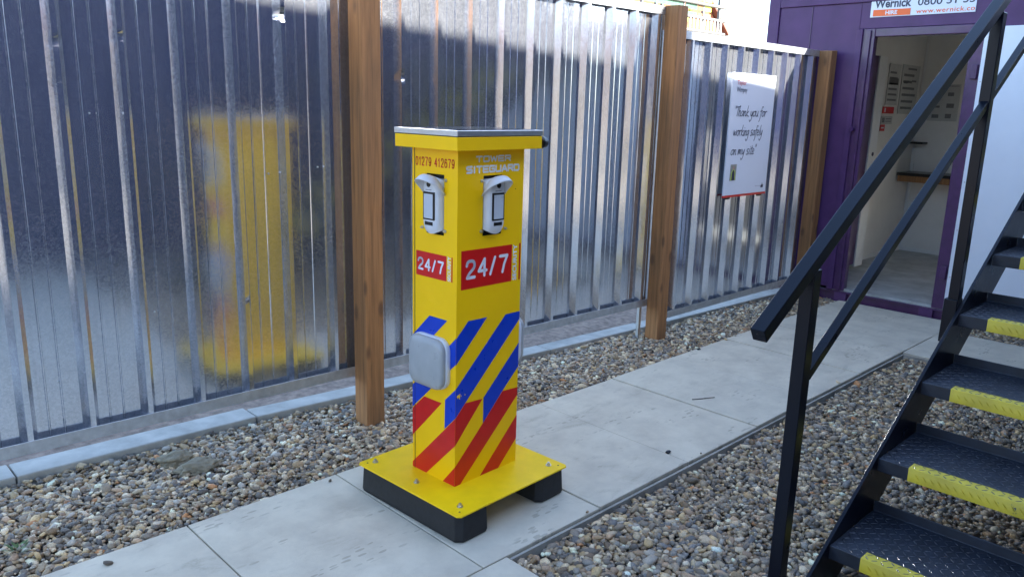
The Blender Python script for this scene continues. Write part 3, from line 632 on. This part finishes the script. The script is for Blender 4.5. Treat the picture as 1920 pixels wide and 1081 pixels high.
HW = {'t': [[(.35, 1.5), (.2, .15), (.4, 0), (.55, .1)], [(0, 1.02), (.6, 1.08)]], 'T': [[(.45, 1.6), (.3, 0)], [(0, 1.5), (.95, 1.65)]], 'h': [[(.3, 1.8), (.1, 0), (.25, .75), (.5, .9), (.55, .5), (.5, 0), (.7, .1)]],
      'a': [[(.6, .85), (.25, .85), (.05, .4), (.15, 0), (.45, .25), (.62, .85), (.55, .2), (.75, .05)]], 'n': [[(.1, .9), (.05, 0), (.2, .65), (.45, .9), (.52, .5), (.5, .05), (.7, .1)]],
      'k': [[(.3, 1.8), (.08, 0)], [(.6, .9), (.15, .4), (.6, 0), (.75, .05)]], 'y': [[(.05, .9), (.1, .3), (.35, .1), (.6, .9)], [(.62, .9), (.45, -.4), (.1, -.9), (-.1, -.6)]], 'o': [[(.4, .9), (.1, .7), (.05, .2), (.3, 0), (.55, .3), (.55, .75), (.35, .9), (.75, .85)]],
      'u': [[(.05, .9), (.05, .2), (.3, 0), (.55, .4), (.62, .9)], [(.62, .9), (.58, .1), (.75, .05)]], 'f': [[(.75, 1.6), (.5, 1.75), (.35, 1.2), (.2, -.5), (.0, -.9)], [(.05, .9), (.65, 1.0)]], 'r': [[(.1, .9), (.08, 0), (.2, .7), (.5, .95), (.65, .8)]],
      'w': [[(.0, .9), (.08, .05), (.35, .7), (.42, .05), (.75, .3), (.8, .95)]], 'i': [[(.15, .9), (.08, .1), (.25, .05)], [(.2, 1.3), (.22, 1.36)]], 'g': [[(.6, .85), (.25, .85), (.05, .4), (.2, .05), (.5, .4), (.62, .9), (.5, -.4), (.15, -.9), (-.1, -.6)]],
      's': [[(.6, .95), (.25, .9), (.15, .6), (.5, .4), (.5, .05), (.05, .0)]], 'e': [[(.08, .4), (.5, .55), (.5, .85), (.25, .9), (.05, .4), (.25, 0), (.6, .15)]], 'l': [[(.35, 1.8), (.12, .2), (.3, 0)]], 'm': [[(.05, .9), (.02, 0), (.2, .8), (.38, .8), (.38, .1), (.55, .8), (.75, .85), (.78, .1), (.95, .1)]],
      '"': [[(.1, 1.7), (.05, 1.3)], [(.3, 1.75), (.25, 1.35)]], ' ': []}
HWW = {'T': .55, 'i': .32, 'l': .4, '"': .38, ' ': .45, 'w': .92, 'm': 1.02, 'f': .6, 't': .5, 'r': .6}
def hand(s_, x0, x1, z, xh):
    tot = sum(HWW.get(c, .72) for c in s_); u_ = (x1 - x0) / tot; bm = bmesh.new(); x = x0
    for c in s_:
        bm = bmesh.new()
        for st in HW[c]: ribbon(bm, B0, [(x - 4.975 + px * u_ + .16 * py * xh, z - .885 + py * xh) for px, py in smoothline(st)], .0052, .0015)
        if HW[c]: obj('handwritten_letter', bm, 'ink', bt)
        x += HWW.get(c, .72) * u_
hand('"Thank you for', 5.01, 5.455, 1.452, .040); hand('working safely', 5.02, 5.42, 1.318, .040); hand('on my site"', 5.005, 5.35, 1.185, .040)
ph = polys('small_photo', B0, [[BB(5.020, 1.005), BB(5.100, 1.005), BB(5.103, 1.118), BB(5.023, 1.118)]], 'photo_bg', bt, h=.001, t=.001)
polys('printed_jacket', B0, [[BB(5.030, 1.006), BB(5.094, 1.006), BB(5.088, 1.065), BB(5.072, 1.082), BB(5.055, 1.082), BB(5.036, 1.062)]], 'hivis', ph, h=.0022, t=.0004)
polys('printed_vest', B0, [[BB(5.042, 1.006), BB(5.083, 1.006), BB(5.078, 1.060), BB(5.068, 1.078), BB(5.058, 1.078), BB(5.045, 1.060)]], 'ink', ph, h=.0028, t=.0004)
polys('printed_face', B0, [[(BB(5.064, 1.0925)[0] + .010 * math.cos(t), BB(5.064, 1.0925)[1] + .012 * math.sin(t)) for t in np.linspace(0, 5.76, 12)]], 'skin', ph, h=.0022, t=.0004)
text('lettering', B0, 'Taylor Wimpey', *BB(5.39, .945), *BB(5.465, .953), 'ink', bt, h=.0015)
polys('hand_emblem', B0, [[BB(5.472, .935), BB(5.505, .935), BB(5.507, .955), BB(5.495, .957), BB(5.493, .968), BB(5.487, .968), BB(5.486, .955), BB(5.472, .953)]], 'ink', bt)

# ------------------------------------------------------------------ purple site cabin
CX = 6.38; H_ = 2.42
cab = thing('site_cabin', 'purple steel site cabin with open doorway and white interior', 'site cabin', (CX, 1.15, 0))
def cb_(name, mat, x0, x1, y0, y1, z0, z1, par=None, bevel=0):
    return obj(name, nbox(x0 - CX, x1 - CX, y0 - 1.15, y1 - 1.15, z0, z1), mat, par or cab, bevel=bevel)
D0, D1 = 1.87, 2.725       # door opening in the shell (y)
cb_('corner_post', 'purple', CX - .012, CX + .10, 3.400, 3.498, .065, H_, bevel=.004)
cb_('wall_panel', 'purple', CX, CX + .05, 3.122, 3.398, .065, H_ - .10, bevel=.002)
cb_('wall_panel', 'purple', CX + .002, CX + .05, D1 + .004, 3.119, .065, H_ - .10, bevel=.002)
cb_('header_panel', 'purple', CX - .002, CX + .05, D0 - .045, D1 + .002, 2.128, H_ - .10, bevel=.002)
cb_('wall_panel', 'purple', CX + .001, CX + .05, -1.15, D0 - .048, .065, H_ - .10, bevel=.002)
cb_('seam_strip', 'purple_dark', CX - .003, CX + .003, 3.1185, 3.1225, .066, H_ - .10)
cb_('seam_strip', 'purple', CX - .005, CX + .003, D1 + .001, D1 + .006, 2.0, H_ - .10)
cb_('top_rail', 'purple', CX - .012, CX + .10, -1.16, 3.399, H_ - .098, H_, bevel=.004)
cb_('roof', 'felt', CX + .05, CX + 2.45, -1.16, 3.49, H_ - .05, H_ - .01)
cb_('side_wall', 'purple', CX + .10, CX + 2.45, 3.44, 3.495, .0, H_ - .05); cb_('side_wall', 'purple', CX + .05, CX + 2.45, -1.16, -1.11, .0, H_ - .05); cb_('back_wall', 'purple', CX + 2.45, CX + 2.5, .5, 3.495, .0, H_ - .05); cb_('back_wall', 'purple', CX + 2.45, CX + 2.5, -1.16, -.8, .0, H_ - .05); cb_('back_wall', 'purple', CX + 2.45, CX + 2.5, -.8, .5, .0, .6); cb_('back_wall', 'purple', CX + 2.45, CX + 2.5, -.8, .5, 1.25, H_ - .05)  # back wall leaves an unseen opening, added to let skylight brighten the interior
# bottom channel with fork pockets
cb_('bottom_channel', 'purple_dark', CX + .014, CX + .05, -1.15, 3.49, -.05, .064)
cb_('bottom_flange', 'purple_dark', CX - .014, CX + .014, -1.15, 3.49, -.046, -.034, bevel=.002); cb_('bottom_flange', 'purple_dark', CX - .014, CX + .014, -1.15, 3.40, .053, .0645, bevel=.002)
for y in (2.62, 1.955): cb_('channel_bracket', 'purple', CX - .012, CX + .0138, y - .05, y + .05, -.0335, .0525, bevel=.003)
# door frame
cb_('door_jamb', 'purple_dark', CX - .006, CX + .055, 2.600, D1, .070, 2.126, bevel=.004); cb_('jamb_edge', 'purple', CX - .022, CX + .01, 2.690, D1 + .012, .070, 2.125, bevel=.003)
cb_('jamb_groove', 'purple_dark', CX - .020, CX + .0, 2.628, 2.660, .070, 2.112, bevel=.003)
cb_('door_jamb', 'purple_dark', CX - .006, CX + .055, D0 - .045, D0 + .055, .070, 2.126, bevel=.004); cb_('door_head', 'purple_dark', CX - .004, CX + .055, D0 + .055, 2.600, 2.066, 2.126, bevel=.004)
for z in (.30, 1.75): cb_('hinge', 'purple_dark', CX - .030, CX - .006, D0 - .02, D0 + .02, z, z + .10, bevel=.004)
bm = bmesh.new(); cyl(bm, (-.040, 2.676 - 1.15, 1.37), (-.006, 2.676 - 1.15, 1.37), .012, n=12); cyl(bm, (-.050, 2.676 - 1.15, 1.355), (-.050, 2.676 - 1.15, 1.392), .013, n=12); obj('lock_stud', bm, 'purple', cab)
# the leaf, swung inwards, with pale lining
leaf = cb_('door_leaf', 'purple_dark', CX + .12, 7.26, 2.900, 2.935, .14, 1.985, bevel=.004)
cb_('leaf_edge', 'white_trim', 7.262, 7.43, 2.890, 2.945, .115, 1.985, par=leaf)
bm = bmesh.new(); cyl(bm, (7.35 - CX, 2.885 - 1.15, 1.14), (7.35 - CX, 2.892 - 1.15, 1.14), .018, n=14); obj('latch_hole', bm, 'ink', leaf)
# inside lining
cb_('floor', 'floor_in', CX + .002, 8.80, -.9, 3.06, .066, .088); cb_('lining', 'interior', CX + .052, 8.80, 3.062, 3.10, .066, 2.28)
cb_('lining', 'interior', 8.802, 8.82, .5, 3.10, .066, 2.28); cb_('lining', 'interior', 8.802, 8.82, -.9, -.8, .066, 2.28); cb_('lining', 'interior', 8.802, 8.82, -.8, .5, .066, .6); cb_('lining', 'interior', 8.802, 8.82, -.8, .5, 1.25, 2.28); cb_('lining', 'interior', CX + .052, 8.80, -.94, -.902, .066, 2.28); cb_('ceiling', 'interior', CX + .052, 8.80, -.9, 3.06, 2.282, 2.31)
cb_('skirting', 'white_trim', 8.788, 8.80, -.88, 3.058, .0885, .125); cb_('skirting', 'white_trim', 7.5, 8.786, 3.048, 3.0615, .0885, .125)
cb_('lining', 'interior', CX + .052, CX + .07, -.9, 1.82, .089, 2.281); cb_('lining', 'interior', CX + .056, CX + .07, 2.73, 3.06, .089, 2.281)
for y in (3.055, 2.42): cb_('panel_joint', 'white_trim', 8.796, 8.8015, y - .018, y, .13, 2.28)
cb_('cable_trunking', 'white_trim', 8.775, 8.8005, 3.02, 3.04, .62, 1.0)
# things inside
sh = thing('counter', 'dark topped counter with timber edge along the back wall inside the cabin', 'counter', (8.6, 1.9, .82))
obj('counter_top', nbox(-.17, .195, -1.1, 1.145, .075, .105), 'black_plastic', sh); obj('timber_edge', nbox(-.16, .19, -1.1, 1.14, .015, .0745), 'wood', sh)
tag(obj('wall_shelf', nbox(8.66, 8.80, 2.92, 3.055, 1.205, 1.225), 'black_plastic'), 'small dark shelf on the back wall inside the cabin, above the counter', 'shelf')
tag(obj('power_socket', nbox(8.775, 8.80, 2.955, 3.03, .50, .60), 'white_trim', bevel=.004), 'white power socket on the cabin back wall below the counter', 'socket')
lt = thing('ceiling_light', 'unlit white strip light under the cabin ceiling seen through the doorway', 'light', (8.0, 2.4, 2.20))
obj('light_body', nbox(-.05, .05, -.75, .62, .03, .075), 'white_trim', lt, bevel=.004); obj('diffuser', nbox(-.035, .035, -.72, .59, .0, .0295), 'white_plastic', lt, bevel=.008)
def notice(label, y0, y1, z0, z1, rows, group='printed notices on the cabin back wall', mat='paper', red=False, x=8.800):
    t = thing('wall_notice', label, 'notice', (x, (y0 + y1) / 2, z0), 0, group); w2 = (y1 - y0) / 2
    obj('sheet', nbox(-.004, -.001, -w2, w2, 0, z1 - z0), mat, t)
    bm = bmesh.new()
    for (ya, yb, za, zb) in rows: box(bm, -.0055, -.0042, -w2 + ya * 2 * w2, -w2 + yb * 2 * w2, za * (z1 - z0), zb * (z1 - z0))
    obj('print', bm, 'white_vinyl' if red else 'grey_print', t)
lines = lambda n, a=.1, b=.9: [(a, b - random.uniform(0, .3), .1 + .8 * i / n, .1 + .8 * i / n + .3 / n) for i in range(n)]
def left_notice(label, x0, x1, z0, z1, rows, mat='paper', red=False):
    t = thing('wall_notice', label, 'notice', ((x0 + x1) / 2, 3.058, z0), 0, 'printed notices inside the cabin'); w2 = (x1 - x0) / 2
    obj('sheet', nbox(-w2, w2, -.004, -.001, 0, z1 - z0), mat, t)
    bm = bmesh.new()
    for (xa, xb, za, zb) in rows: box(bm, -w2 + xa * 2 * w2, -w2 + xb * 2 * w2, -.0055, -.0042, za * (z1 - z0), zb * (z1 - z0))
    obj('print', bm, 'white_vinyl' if red else 'grey_print', t)
left_notice('tall narrow notice with a dark picture on the left wall inside the cabin', 7.92, 8.20, 1.58, 1.96, lines(6) + [(.1, .9, .50, .66)])
left_notice('wide pale planner sheet with a heading on the left wall inside the cabin', 8.25, 8.70, 1.50, 1.97, [(.3, .8, .90, .94), (.15, .35, .62, .67), (.6, .85, .66, .70)] + lines(6, .1, .9))
left_notice('dark red notice below the tall narrow notice on the left wall inside the cabin', 7.88, 8.15, 1.50, 1.562, [(.15, .25, .2, .8)], 'red', True)
left_notice('pale notice with a round symbol below the dark red notice inside the cabin', 7.87, 8.14, 1.40, 1.475, [(.08, .3, .2, .8), (.4, .9, .3, .4), (.4, .9, .6, .7)])
left_notice('smallest red notice, lowest of those on the left wall inside the cabin', 7.87, 7.98, 1.335, 1.395, [(.2, .8, .4, .6)], 'red', True)
notice('framed grid of small pictures on the back wall inside the cabin', 2.68, 2.96, 1.44, 1.80, [(.20, .40, .68, .78), (.62, .82, .70, .73), (.15, .4, .36, .48), (.62, .85, .36, .42), (.2, .4, .08, .20), (.62, .85, .08, .18), (.05, .95, .94, .96)], group='printed notices inside the cabin')
# company sign over the door
sg = thing('company_sign', 'white company sign with orange strip above the cabin doorway', 'sign', (CX - .002, 2.27, 2.207))
obj('sign_panel', nbox(-.006, -.0005, 1.925 - 2.27, 2.655 - 2.27, 0, .205), 'board', sg, bevel=.001)
PS = Plane((-.0062, 2.655 - 2.27, 0), (0, -1, 0), (0, 0, 1)); SS = lambda y, z: (2.655 - y, z - 2.207)
text('lettering', PS, 'Wernick', *SS(2.628, 2.271), *SS(2.362, 2.334), 'navy_ink', sg, bold=.03)
polys('orange_strip', PS, [[SS(2.634, 2.214), SS(2.362, 2.212), SS(2.362, 2.258), SS(2.634, 2.260)]], 'orange', sg)
text('lettering', PS, 'HIRE', *SS(2.542, 2.222), *SS(2.456, 2.250), 'white_vinyl', sg, bold=.03, h=.0025)
text('lettering', PS, '0800 51 55', *SS(2.318, 2.272), *SS(1.935, 2.326), 'navy_ink', sg, bold=.012)
text('lettering', PS, 'www.wernick.co', *SS(2.322, 2.218), *SS(1.93, 2.250), 'orange', sg, bold=.01, sp=1.1)
# white cladding sheet right of the doorway
wp = thing('white_wall_sheet', 'large flat white sheet fixed to the cabin front behind the staircase', 'wall sheet', (CX - .03, .6, .08))
obj('sheet', nbox(-.012, .026, -1.6, 1.232, .0, 2.02), 'white_panel', wp, bevel=.003)
for z in (.25, .60, .95, 1.3, 1.65, 1.95): obj('rivet', ncyl((-.014, 1.215, z), (-.0115, 1.215, z), .005, n=8), 'zinc', wp)

# ------------------------------------------------------------------ black steel staircase
NXT, RUN, RIS = 2.347, .3277, .2003; SY0, SY1 = 0.0, .90; SLP = RIS / RUN
st = thing('staircase', 'black steel staircase with chequer plate treads, yellow nosings and box section handrail', 'staircase', (2.2, .45, 0))
OX, OY = 2.2, .45
def X(x): return x - OX
def Y(y): return y - OY
zl = lambda x: .141 + (x - NXT) * SLP
NT_ = 9; xe = NXT + RUN * NT_ + .1
for ya, yb in ((.900, .912), (-.012, .0)):
    bm = bmesh.new(); pts = [(2.13, -.05), (2.40, -.05), (xe, zl(xe) - .235), (xe, zl(xe) + .012), (2.13, zl(2.13) + .012)]
    prism(bm, [(X(x), Y(ya), z) for x, z in pts], (0, yb - ya, 0)); obj('stringer', bm, 'black_steel', st, bevel=.0015)
# shared meshes for the treads
def tread_mesh():
    bm = bmesh.new(); d = .343; y0, y1 = .001, .899; t = .005
    prism(bm, [(0, y0, 0), (d, y0, 0), (d, y0, .036), (d + t, y0, .036), (d + t, y0, -t), (t, y0, -t), (t, y0, -.047), (0, y0, -.047)], (0, y1 - y0, 0))
    return bm
def loz_mesh():
    bm = bmesh.new(); px = .0235
    for i in range(14):
        for j in range(38):
            x = .014 + i * px; y = .012 + j * px
            if x > .338 or y > .893: continue
            an = R(45 if (i + j) % 2 else -45) ; c, s_ = math.cos(an), math.sin(an); hl, hw, hh = .0124, .0030, .0019
            ring = [bm.verts.new((x + c * a_ - s_ * b_, y + s_ * a_ + c * b_, .0003)) for a_, b_ in ((-hl, 0), (-hl * .4, -hw), (hl * .4, -hw), (hl, 0), (hl * .4, hw), (-hl * .4, hw))]
            top = [bm.verts.new((x + c * a_ * .62, y + s_ * a_ * .62, hh)) for a_ in (-hl, hl)]
            bm.faces.new((ring[0], ring[1], top[0])); bm.faces.new((ring[1], ring[2], top[1], top[0])); bm.faces.new((ring[2], ring[3], top[1])); bm.faces.new((ring[3], ring[4], top[1])); bm.faces.new((ring[4], ring[5], top[0], top[1])); bm.faces.new((ring[5], ring[0], top[0]))
    return bm
def nose_mesh():
    bm = bmesh.new(); y0, y1 = .10, .80; n = 40
    P_ = lambda y, dx: [(.048 + dx, y, .0008), (.0, y, .0008), (-.0012, y, -.0003), (-.0012, y, -.046)]
    rows = [[bm.verts.new(p) for p in P_(y0 + (y1 - y0) * i / n, random.uniform(-.003, .003))] for i in range(n + 1)]
    for a_, b_ in zip(rows, rows[1:]):
        for i in range(3): bm.faces.new((a_[i], a_[i + 1], b_[i + 1], b_[i]))
    for i in range(29):           # raised lozenges carried over the front lip
        y = y0 + .012 + i * .0235; s_ = 1 if i % 2 else -1
        bm.faces.new([bm.verts.new(q) for q in ((-.0030, y - .008, -.028 - .006 * 1), (-.0030, y + .002, -.020), (-.0030, y + .010, -.012), (-.0016, y + .001, -.026))])
    return bm
tm = None
for k_ in range(NT_):
    loc = Vector((X(NXT + RUN * k_), Y(0.0), zl(NXT + RUN * k_)))
    if tm is None:
        t0 = obj('tread', tread_mesh(), 'tread', st, bevel=.002, seg=2); l0 = obj('raised_pattern', loz_mesh(), 'lozenge', t0); l0['kind'] = 'stuff'; n0 = obj('nosing', nose_mesh(), 'nosing', t0, smooth=True)
        tm = (t0.data, l0.data, n0.data); t0.location = loc
    else:
        t1 = t0.copy(); COL.objects.link(t1); t1.parent = st; t1.location = loc
        l1 = l0.copy(); COL.objects.link(l1); l1.parent = t1
        n1 = n0.copy(); COL.objects.link(n1); n1.parent = t1
# handrails
def rail(name, xa, za, xb, ys, w_=.040, hgt=.040):
    """box section following the pitch; (xa, za) is the top edge at the lower end"""
    d = Vector((1, 0, .618)).normalized(); nrm = Vector((-d.z, 0, d.x)); bm = bmesh.new(); L = (xb - xa) / d.x; p = Vector((X(xa), Y(ys), za))
    T_ = Matrix(((d.x, 0, nrm.x, p.x), (0, 1, 0, p.y), (d.z, 0, nrm.z, p.z), (0, 0, 0, 1)))
    box(bm, 0, L, 0, w_, -hgt, 0, T=T_); return obj(name, bm, 'black_steel', st, bevel=.0025)
for ys in (.912, -.052):
    rail('handrail', 1.787, .953, xe, ys); rail('mid_rail', 2.085, .775, xe, ys + .006, .028, .028)
    for xp, zp, zt in ((2.040, -.05, 1.075), (3.335, .62, 1.86), (4.9, 1.55, 2.82)):
        bm = bmesh.new(); box(bm, X(xp), X(xp + .045), Y(ys + .0008), Y(ys + .0392), zp, zt); obj('rail_post', bm, 'black_steel', st, bevel=.0025)
        if zp > 0:
            bm = bmesh.new(); box(bm, X(xp - .010), X(xp + .055), Y(ys - (.0 if ys < 0 else -.0002)), Y(ys + .049), zp, zp + .175); obj('post_sleeve', bm, 'black_steel', st, bevel=.003)
bm = bmesh.new(); box(bm, X(2.000), X(2.120), Y(.88), Y(.99), -.035, -.028); obj('foot_plate', bm, 'black_steel', st)

# ------------------------------------------------------------------ the two-storey cabin block opposite the fence (throws the shade)
bA = R(-6.5)
bk = thing('stacked_cabins', 'two storey stack of dark navy site cabins opposite the steel fence', 'building', (4.19, -1.70, 0), bA)
x0, x1 = -4.9, 4.9
for i, (za, zb) in enumerate(((0, 2.46), (2.50, 4.99))):
    o = obj('cabin_unit', nbox(x0, x1, -2.6, 0, za, zb), 'navy', bk, bevel=.02)
    for xw in (-4.5, 1.6, 3.4):
        f = obj('window', nbox(xw, xw + 1.2, .001, .03, za + 1.0, za + 1.95), 'galv_rail', o); obj('pane', nbox(xw + .06, xw + 1.14, .031, .036, za + 1.06, za + 1.89), 'dark_gap', f)
    for xw in np.arange(x0 + .6, x1, 1.2): obj('wall_rib', nbox(xw, xw + .05, .0005, .018, za + .05, zb - .05), 'navy', o)
b2 = thing('stacked_cabins', 'added unseen navy cabin stack further back that darkens the fence rib reflections', 'building', (-9, -3.6, 0), R(-4))  # added out of view to darken what the far panel ribs reflect
for za, zb in ((0, 2.46), (2.50, 4.95)):
    o = obj('cabin_unit', nbox(-7, 0, -2.6, 0, za, zb), 'navy', b2, bevel=.02)
    for xw in (-5.6, -2.4):
        f = obj('window', nbox(xw, xw + 1.2, .001, .03, za + 1.0, za + 1.95), 'galv_rail', o); obj('pane', nbox(xw + .06, xw + 1.14, .031, .036, za + 1.06, za + 1.89), 'dark_gap', f)
ld = thing('stair_landing', 'black steel landing at the head of the staircase', 'landing', (5.5, -.4, 0))
obj('deck', nbox(-.12, .80, -1.35, 1.33, 1.95, 1.995), 'tread', ld)
for x, y in ((.74, 1.27), (-.06, -1.2), (.74, -1.2)): obj('support_leg', nbox(x - .04, x + .04, y - .04, y + .04, -.05, 1.9495), 'black_steel', ld)
tag(obj('shade_box', nbox(6.76, 6.98, -2.56, -2.07, 4.992, 5.47), 'galv_rail', bevel=.01), 'added unseen grey box on the cabin stack roof that casts a fence shadow', 'shade box')  # added unseen box, shaped to cast the shadow notch beside the middle post

# ------------------------------------------------------------------ scaffold and brick house far behind the fence
sc = thing('scaffold', 'scaffold tower with green netting and mesh guards rising behind the far fence', 'scaffold', (17.5, 12.5, 0))
def sb(name, mat, x0, x1, y0, y1, z0, z1, par=None): return obj(name, nbox(x0 - 17.5, x1 - 17.5, y0 - 12.5, y1 - 12.5, z0, z1), mat, par or sc)
for x in (15.2, 16.4, 17.55, 18.45, 19.22):
    for y in (12.0, 13.3):
        bm = bmesh.new(); cyl(bm, (x - 17.5, y - 12.5, 0), (x - 17.5, y - 12.5, 6.2), .045, n=8); obj('standard', bm, 'scaff', sc)
for z in (1.6, 3.45, 3.78, 4.12, 4.45, 5.4):
    for y in (11.94, 13.36):
        bm = bmesh.new(); cyl(bm, (15.0 - 17.5, y - 12.5, z), (19.45 - 17.5, y - 12.5, z), .04, n=8); obj('ledger', bm, 'scaff', sc)
for z in (1.5, 3.36): sb('board_deck', 'tanboard', 15.0, 19.4, 12.05, 13.25, z, z + .05); sb('toe_board', 'tanboard', 15.0, 19.4, 12.005, 12.03, z + .05, z + .20)
for (xa, xb, m_) in ((15.3, 17.5, 'net'), (17.62, 18.15, 'net'), (18.18, 18.42, 'tanboard'), (18.5, 18.8, 'hivis')):
    for q in range(3): sb('guard_sheet', m_, xa, xb, 11.985 - .01 * q, 11.99 - .01 * q, 3.74 + .22 * q, 3.90 + .22 * q)
bm = bmesh.new()
for i in range(26): x = 15.2 + i * .16; box(bm, x - 17.5, x - 17.5 + .035, 11.90 - 12.5, 11.92 - 12.5, 3.46, 3.76)
o = obj('mesh_guard', bm, 'white_trim', sc); o['kind'] = 'stuff'
for i, (xa, z) in enumerate(((18.35, 3.95), (18.62, 4.02))):
    bm = bmesh.new(); cyl(bm, (xa - 17.5, .2, 3.5), (xa - 17.5 + .3, .1, z + .35), .04, n=8); obj('brace', bm, 'hivis' if i else 'orange', sc)
hs = thing('brick_house', 'orange brick house with red tiled gable behind the scaffold', 'house', (27, 20, 0))
bm = bmesh.new(); prism(bm, [(-3, 0, 0), (5.3, 0, 0), (5.3, 0, 4.9), (1.15, 0, 8.3), (-3, 0, 4.9)], (0, 8, 0)); obj('wall', bm, 'brick', hs)
bm = bmesh.new()
for s_ in (1, -1):
    xa, xb = (1.15, 5.6) if s_ > 0 else (1.15, -3.3); prism(bm, [(xa, -.25, 8.36), (xb, -.25, 4.72), (xb, -.25, 4.82), (xa, -.25, 8.48)], (0, 8.5, 0))
obj('roof', bm, 'roof_tile', hs)
for x in (-1.9, 3.0):
    f = obj('window', nbox(x, x + 1.1, -.03, -.002, 2.9, 4.1), 'white_trim', hs); obj('pane', nbox(x + .08, x + 1.02, -.036, -.031, 2.98, 4.02), 'dark_gap', f)

# ------------------------------------------------------------------ added unseen houses past the open path end, put there to tone the rib reflections
M['buff'] = flat('buff_brick', (.21, .165, .13), .85, 0, .2, 4, .003)
for i, (y, lb) in enumerate(((-29, 'added buff brick house for rib reflections, at the right end of the row past the open path end'), (-17, 'added buff brick house for rib reflections, second from the right in the row past the path end'), (-5, 'added buff brick house for rib reflections, third from the right in the row past the path end'), (7, 'added buff brick house for rib reflections, at the left end of the row past the path end'))):
    h = thing('reflection_house', lb, 'house', (-38, y, 0), 0, 'added unseen houses reflected in the fence ribs')
    obj('wall', nbox(-8, 0, 0, 10, -.05, 4.6), 'buff', h)
    bm = bmesh.new(); prism(bm, [(-8.4, -.3, 4.5), (.4, -.3, 4.5), (-4, -.3, 6.9)], (0, 10.6, 0)); obj('roof', bm, 'roof_tile', h)
    for wy in (1.2, 6.6):
        for wz in (.9, 3.0):
            f = obj('window', nbox(.001, .05, wy, wy + 1.6, wz, wz + 1.2), 'white_trim', h); obj('pane', nbox(.051, .056, wy + .08, wy + 1.52, wz + .08, wz + 1.12), 'dark_gap', f)
    obj('door', nbox(.001, .05, 4.3, 5.3, .0, 2.1), 'navy', h)

# ------------------------------------------------------------------ small things lying about
def clump(name, loc, r, mat, seed, flatn=.45):
    rg = random.Random(seed); bm = bmesh.new(); bmesh.ops.create_icosphere(bm, subdivisions=4, radius=1)
    from mathutils import noise as mn
    for v in bm.verts:
        p = v.co.copy(); d = 1 + .38 * mn.noise(p * 1.6 + Vector((seed, 0, 0))) + .22 * mn.noise(p * 4 + Vector((0, seed, 0))) + .10 * mn.noise(p * 11)
        v.co = Vector((p.x * r[0] * d, p.y * r[1] * d, max(p.z * r[2] * d, -.01)))
    o = obj(name, bm, mat, smooth=True); o.location = loc; return o
tag(clump('mud_clod', (1.155, 3.17, -.006), (.075, .050, .030), 'mud', 3), 'lump of dried mud nearer the kerb on the left gravel', 'mud clod', 'dried mud lumps on the gravel')
tag(clump('mud_clod', (1.20, 3.05, -.006), (.085, .055, .026), 'mud', 8), 'wider flat lump of dried mud in front of the other on the left gravel', 'mud clod', 'dried mud lumps on the gravel')
def twig(label, pts, r=.0025):
    bm = bmesh.new()
    for a_, b_ in zip(pts, pts[1:]): cyl(bm, a_, b_, r, r * .8, n=6)
    tag(obj('twig', bm, 'twig', smooth=True), label, 'twig')
twig('thin grey twig lying across the gravel at the lower left', [(.70, 3.17, .0), (.73, 3.03, .004), (.86, 2.86, .0)])
twig('small dark twig lying on the middle of the slab path', [(3.44, 2.12, .003), (3.50, 2.085, .004), (3.56, 2.06, .003)], .0035)
for i, (x, y, lb) in enumerate(((2.797, 1.823, 'small black pebble on the slab edge right of the yellow tower'), (4.238, 2.595, 'small black pebble on the far part of the path beside the gravel strip'))):
    o = clump('black_pebble', (x, y, .004), (.014, .010, .006), 'dark_gap', 20 + i); tag(o, lb, 'pebble', 'black pebbles lying on the path')
bm = bmesh.new()
for q in range(26):
    an = random.uniform(0, 6.28); r = random.uniform(.005, .04); p = Vector((r * math.cos(an), r * math.sin(an), random.uniform(.0, .02))); d = Vector((math.cos(an), math.sin(an), .5)) * .014; s_ = Vector((-math.sin(an), math.cos(an), 0)) * .005
    bm.faces.new([bm.verts.new(q_) for q_ in (p - d * .6, p + s_, p + d, p - s_)])
wd_ = obj('weed', bm, 'leaf'); wd_.location = (.495, 2.83, -.004); tag(wd_, 'tiny green weed growing in the gravel at the lower left', 'plant')
